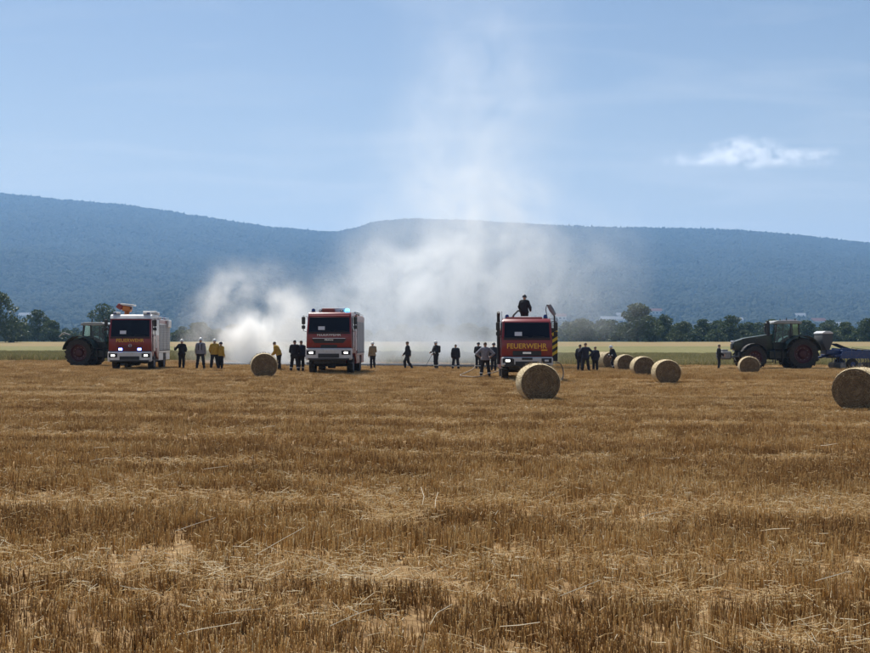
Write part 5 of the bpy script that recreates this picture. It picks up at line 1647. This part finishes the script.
# ------------------------------------------------------------------ smoke, cloud and haze
def volume_lobes(name, lobes, dens, color, aniso, nscale, lo, hi, detail=4.0, distort=0.0, stretch=(1, 1, 1), step=None):
    """density = sum of soft ellipsoids broken up by turbulence, in the object's own space"""
    m = bpy.data.materials.new(name); m.use_nodes = True
    n, l = m.node_tree.nodes, m.node_tree.links
    n.clear()
    out = n.new('ShaderNodeOutputMaterial')
    pv = n.new('ShaderNodeVolumePrincipled')
    pv.inputs['Color'].default_value = (*color, 1)
    pv.inputs['Anisotropy'].default_value = aniso
    g = n.new('ShaderNodeTexCoord')
    nw = n.new('ShaderNodeTexNoise'); nw.inputs['Scale'].default_value = nscale * .45; nw.inputs['Detail'].default_value = 1
    wsub = n.new('ShaderNodeVectorMath'); wsub.operation = 'SUBTRACT'; wsub.inputs[1].default_value = (.5, .5, .5)
    wmul = n.new('ShaderNodeVectorMath'); wmul.operation = 'SCALE'; wmul.inputs['Scale'].default_value = distort
    wadd = n.new('ShaderNodeVectorMath'); wadd.operation = 'ADD'
    l.new(g.outputs['Object'], nw.inputs['Vector']); l.new(nw.outputs['Color'], wsub.inputs[0]); l.new(wsub.outputs[0], wmul.inputs[0])
    l.new(g.outputs['Object'], wadd.inputs[0]); l.new(wmul.outputs[0], wadd.inputs[1])
    pos = wadd.outputs[0]
    tot = None
    for (c, r, w) in lobes:
        s = n.new('ShaderNodeVectorMath'); s.operation = 'SUBTRACT'; s.inputs[1].default_value = c
        d = n.new('ShaderNodeVectorMath'); d.operation = 'DIVIDE'; d.inputs[1].default_value = r
        q = n.new('ShaderNodeVectorMath'); q.operation = 'LENGTH'
        mr = n.new('ShaderNodeMapRange'); mr.interpolation_type = 'SMOOTHSTEP'
        mr.inputs['From Min'].default_value = 1.0; mr.inputs['From Max'].default_value = 0.0
        mr.inputs['To Min'].default_value = 0.0; mr.inputs['To Max'].default_value = w
        l.new(pos, s.inputs[0]); l.new(s.outputs[0], d.inputs[0]); l.new(d.outputs[0], q.inputs[0]); l.new(q.outputs['Value'], mr.inputs['Value'])
        if tot is None: tot = mr.outputs[0]
        else:
            ad = n.new('ShaderNodeMath'); ad.operation = 'ADD'
            l.new(tot, ad.inputs[0]); l.new(mr.outputs[0], ad.inputs[1]); tot = ad.outputs[0]
    mp = n.new('ShaderNodeMapping'); mp.inputs['Scale'].default_value = stretch
    nz = n.new('ShaderNodeTexNoise'); nz.inputs['Scale'].default_value = nscale; nz.inputs['Detail'].default_value = detail; nz.inputs['Roughness'].default_value = .62
    l.new(pos, mp.inputs[0]); l.new(mp.outputs[0], nz.inputs['Vector'])
    nr = n.new('ShaderNodeMapRange'); nr.inputs['From Min'].default_value = lo; nr.inputs['From Max'].default_value = hi
    nr.inputs['To Max'].default_value = dens
    l.new(nz.outputs['Fac'], nr.inputs['Value'])
    mu = n.new('ShaderNodeMath'); mu.operation = 'MULTIPLY'
    l.new(tot, mu.inputs[0]); l.new(nr.outputs[0], mu.inputs[1])
    l.new(mu.outputs[0], pv.inputs['Density'])
    l.new(pv.outputs[0], out.inputs['Volume'])
    # closed hull round all lobes
    bm = bmesh.new()
    for (c, r, w) in lobes:
        for k in range(26):
            for j in range(9):
                a, b = 2 * math.pi * k / 26, math.pi * (j + .5) / 9 - math.pi / 2
                bm.verts.new((c[0] + r[0] * 1.04 * math.cos(a) * math.cos(b), c[1] + r[1] * 1.04 * math.sin(a) * math.cos(b), max(c[2] + r[2] * 1.04 * math.sin(b), FLOOR)))
    res = bmesh.ops.convex_hull(bm, input=bm.verts)
    dead = [e for e in res['geom_interior'] if isinstance(e, bmesh.types.BMVert)] + [e for e in res['geom_unused'] if isinstance(e, bmesh.types.BMVert)]
    bmesh.ops.delete(bm, geom=list(set(dead)), context='VERTS')
    loose = [v for v in bm.verts if not v.link_faces]
    bmesh.ops.delete(bm, geom=loose, context='VERTS')
    me = bpy.data.meshes.new(name); bm.to_mesh(me); bm.free()
    me.materials.append(m)
    return me

FLOOR = 0.02
def lobe_px(u, v, y0, ru, rv, ry, w, dy=0.0):
    """a lobe surveyed in the photograph, at depth y0+dy, in metres relative to (0, y0, 0)"""
    y = y0 + dy
    return (((u - U0) / F_PX * y, dy, CAM_Z + (HORIZON - v) / F_PX * y), (ru / F_PX * y, ry, rv / F_PX * y), w)

SM = 97.0
main = [lobe_px(430, 318, SM, 120, 64, 7, .5), lobe_px(400, 275, SM, 80, 60, 6, .42), lobe_px(470, 262, SM, 105, 85, 7, .45), lobe_px(510, 300, SM, 95, 65, 6, .32),
        lobe_px(500, 215, SM, 100, 95, 7, .19), lobe_px(450, 190, SM, 115, 115, 7, .125), lobe_px(480, 125, SM, 125, 135, 7, .075), lobe_px(480, 40, SM, 125, 135, 7, .045),
        lobe_px(590, 275, SM, 85, 95, 6, .13, 3.0), lobe_px(350, 300, SM, 60, 65, 5, .22), lobe_px(440, 350, SM, 165, 30, 6, .55), lobe_px(330, 322, SM, 60, 55, 5, .24), lobe_px(370, 245, SM, 60, 50, 5, .14)]
me = volume_lobes('smoke', main, 0.88, (0.955, 0.978, 1.0), 0.45, 0.36, .33, .74, 6, 4.0)
sm1 = mesh_obj('smoke', me); sm1.location = (0, SM, 0)
tag(sm1, 'broad grey white smoke plume rising between the middle and right fire engines', 'smoke', kind='stuff')
SL_ = 93.0
left = [lobe_px(262, 345, SL_, 42, 36, 4, 1.4), lobe_px(242, 334, SL_, 34, 30, 3, 1.0), lobe_px(288, 306, SL_, 32, 30, 3, .5), lobe_px(224, 296, SL_, 36, 32, 3, .24),
        lobe_px(300, 335, SL_, 32, 38, 3, .7), lobe_px(265, 362, SL_, 70, 18, 4, 1.3), lobe_px(250, 285, SL_, 70, 40, 4, .12), lobe_px(200, 325, SL_, 34, 50, 4, .14)]
me = volume_lobes('smoke', left, 1.5, (0.995, 0.99, 0.975), 0.45, 0.5, .37, .68, 6, 1.8)
sm2 = mesh_obj('smoke', me); sm2.location = (0, SL_, 0)
tag(sm2, 'dense white smoke billowing low between the left and middle fire engines', 'smoke', kind='stuff')

# one small flat-based cloud over the right end of the ridge
FLOOR = -1e9
CY = 9000.0
cl = [lobe_px(748, 152, CY, 56, 20, 150, 1.1), lobe_px(720, 158, CY, 58, 12, 140, .8), lobe_px(790, 156, CY, 48, 13, 150, .8), lobe_px(688, 160, CY, 40, 9, 110, .6), lobe_px(818, 156, CY, 32, 14, 110, .7),
      lobe_px(755, 163, CY, 90, 9, 150, .5)]
me = volume_lobes('cloud', cl, 0.012, (1, 1, 1), 0.4, 0.008, .42, .64, 6, 70, (1, 1, 1.6))
co = mesh_obj('cloud', me); co.location = (0, CY, 0)
tag(co, 'small flat white cloud floating above the right end of the ridge', 'cloud', kind='stuff')

# haze: one closed box of even, thin air round everything but the cloud
mh = bpy.data.materials.new('haze'); mh.use_nodes = True
n, l = mh.node_tree.nodes, mh.node_tree.links
n.clear()
out = n.new('ShaderNodeOutputMaterial'); pv = n.new('ShaderNodeVolumePrincipled')
pv.inputs['Color'].default_value = (0.32, 0.575, 0.96, 1)
pv.inputs['Density'].default_value = HAZE
pv.inputs['Anisotropy'].default_value = 0.3
l.new(pv.outputs[0], out.inputs['Volume'])
hz = MB().box((0, 3900, 378), (14800, 8200, 762)).build('haze', mh)
tag(hz, 'thin blue summer haze over the fields and hills', 'haze', kind='stuff')
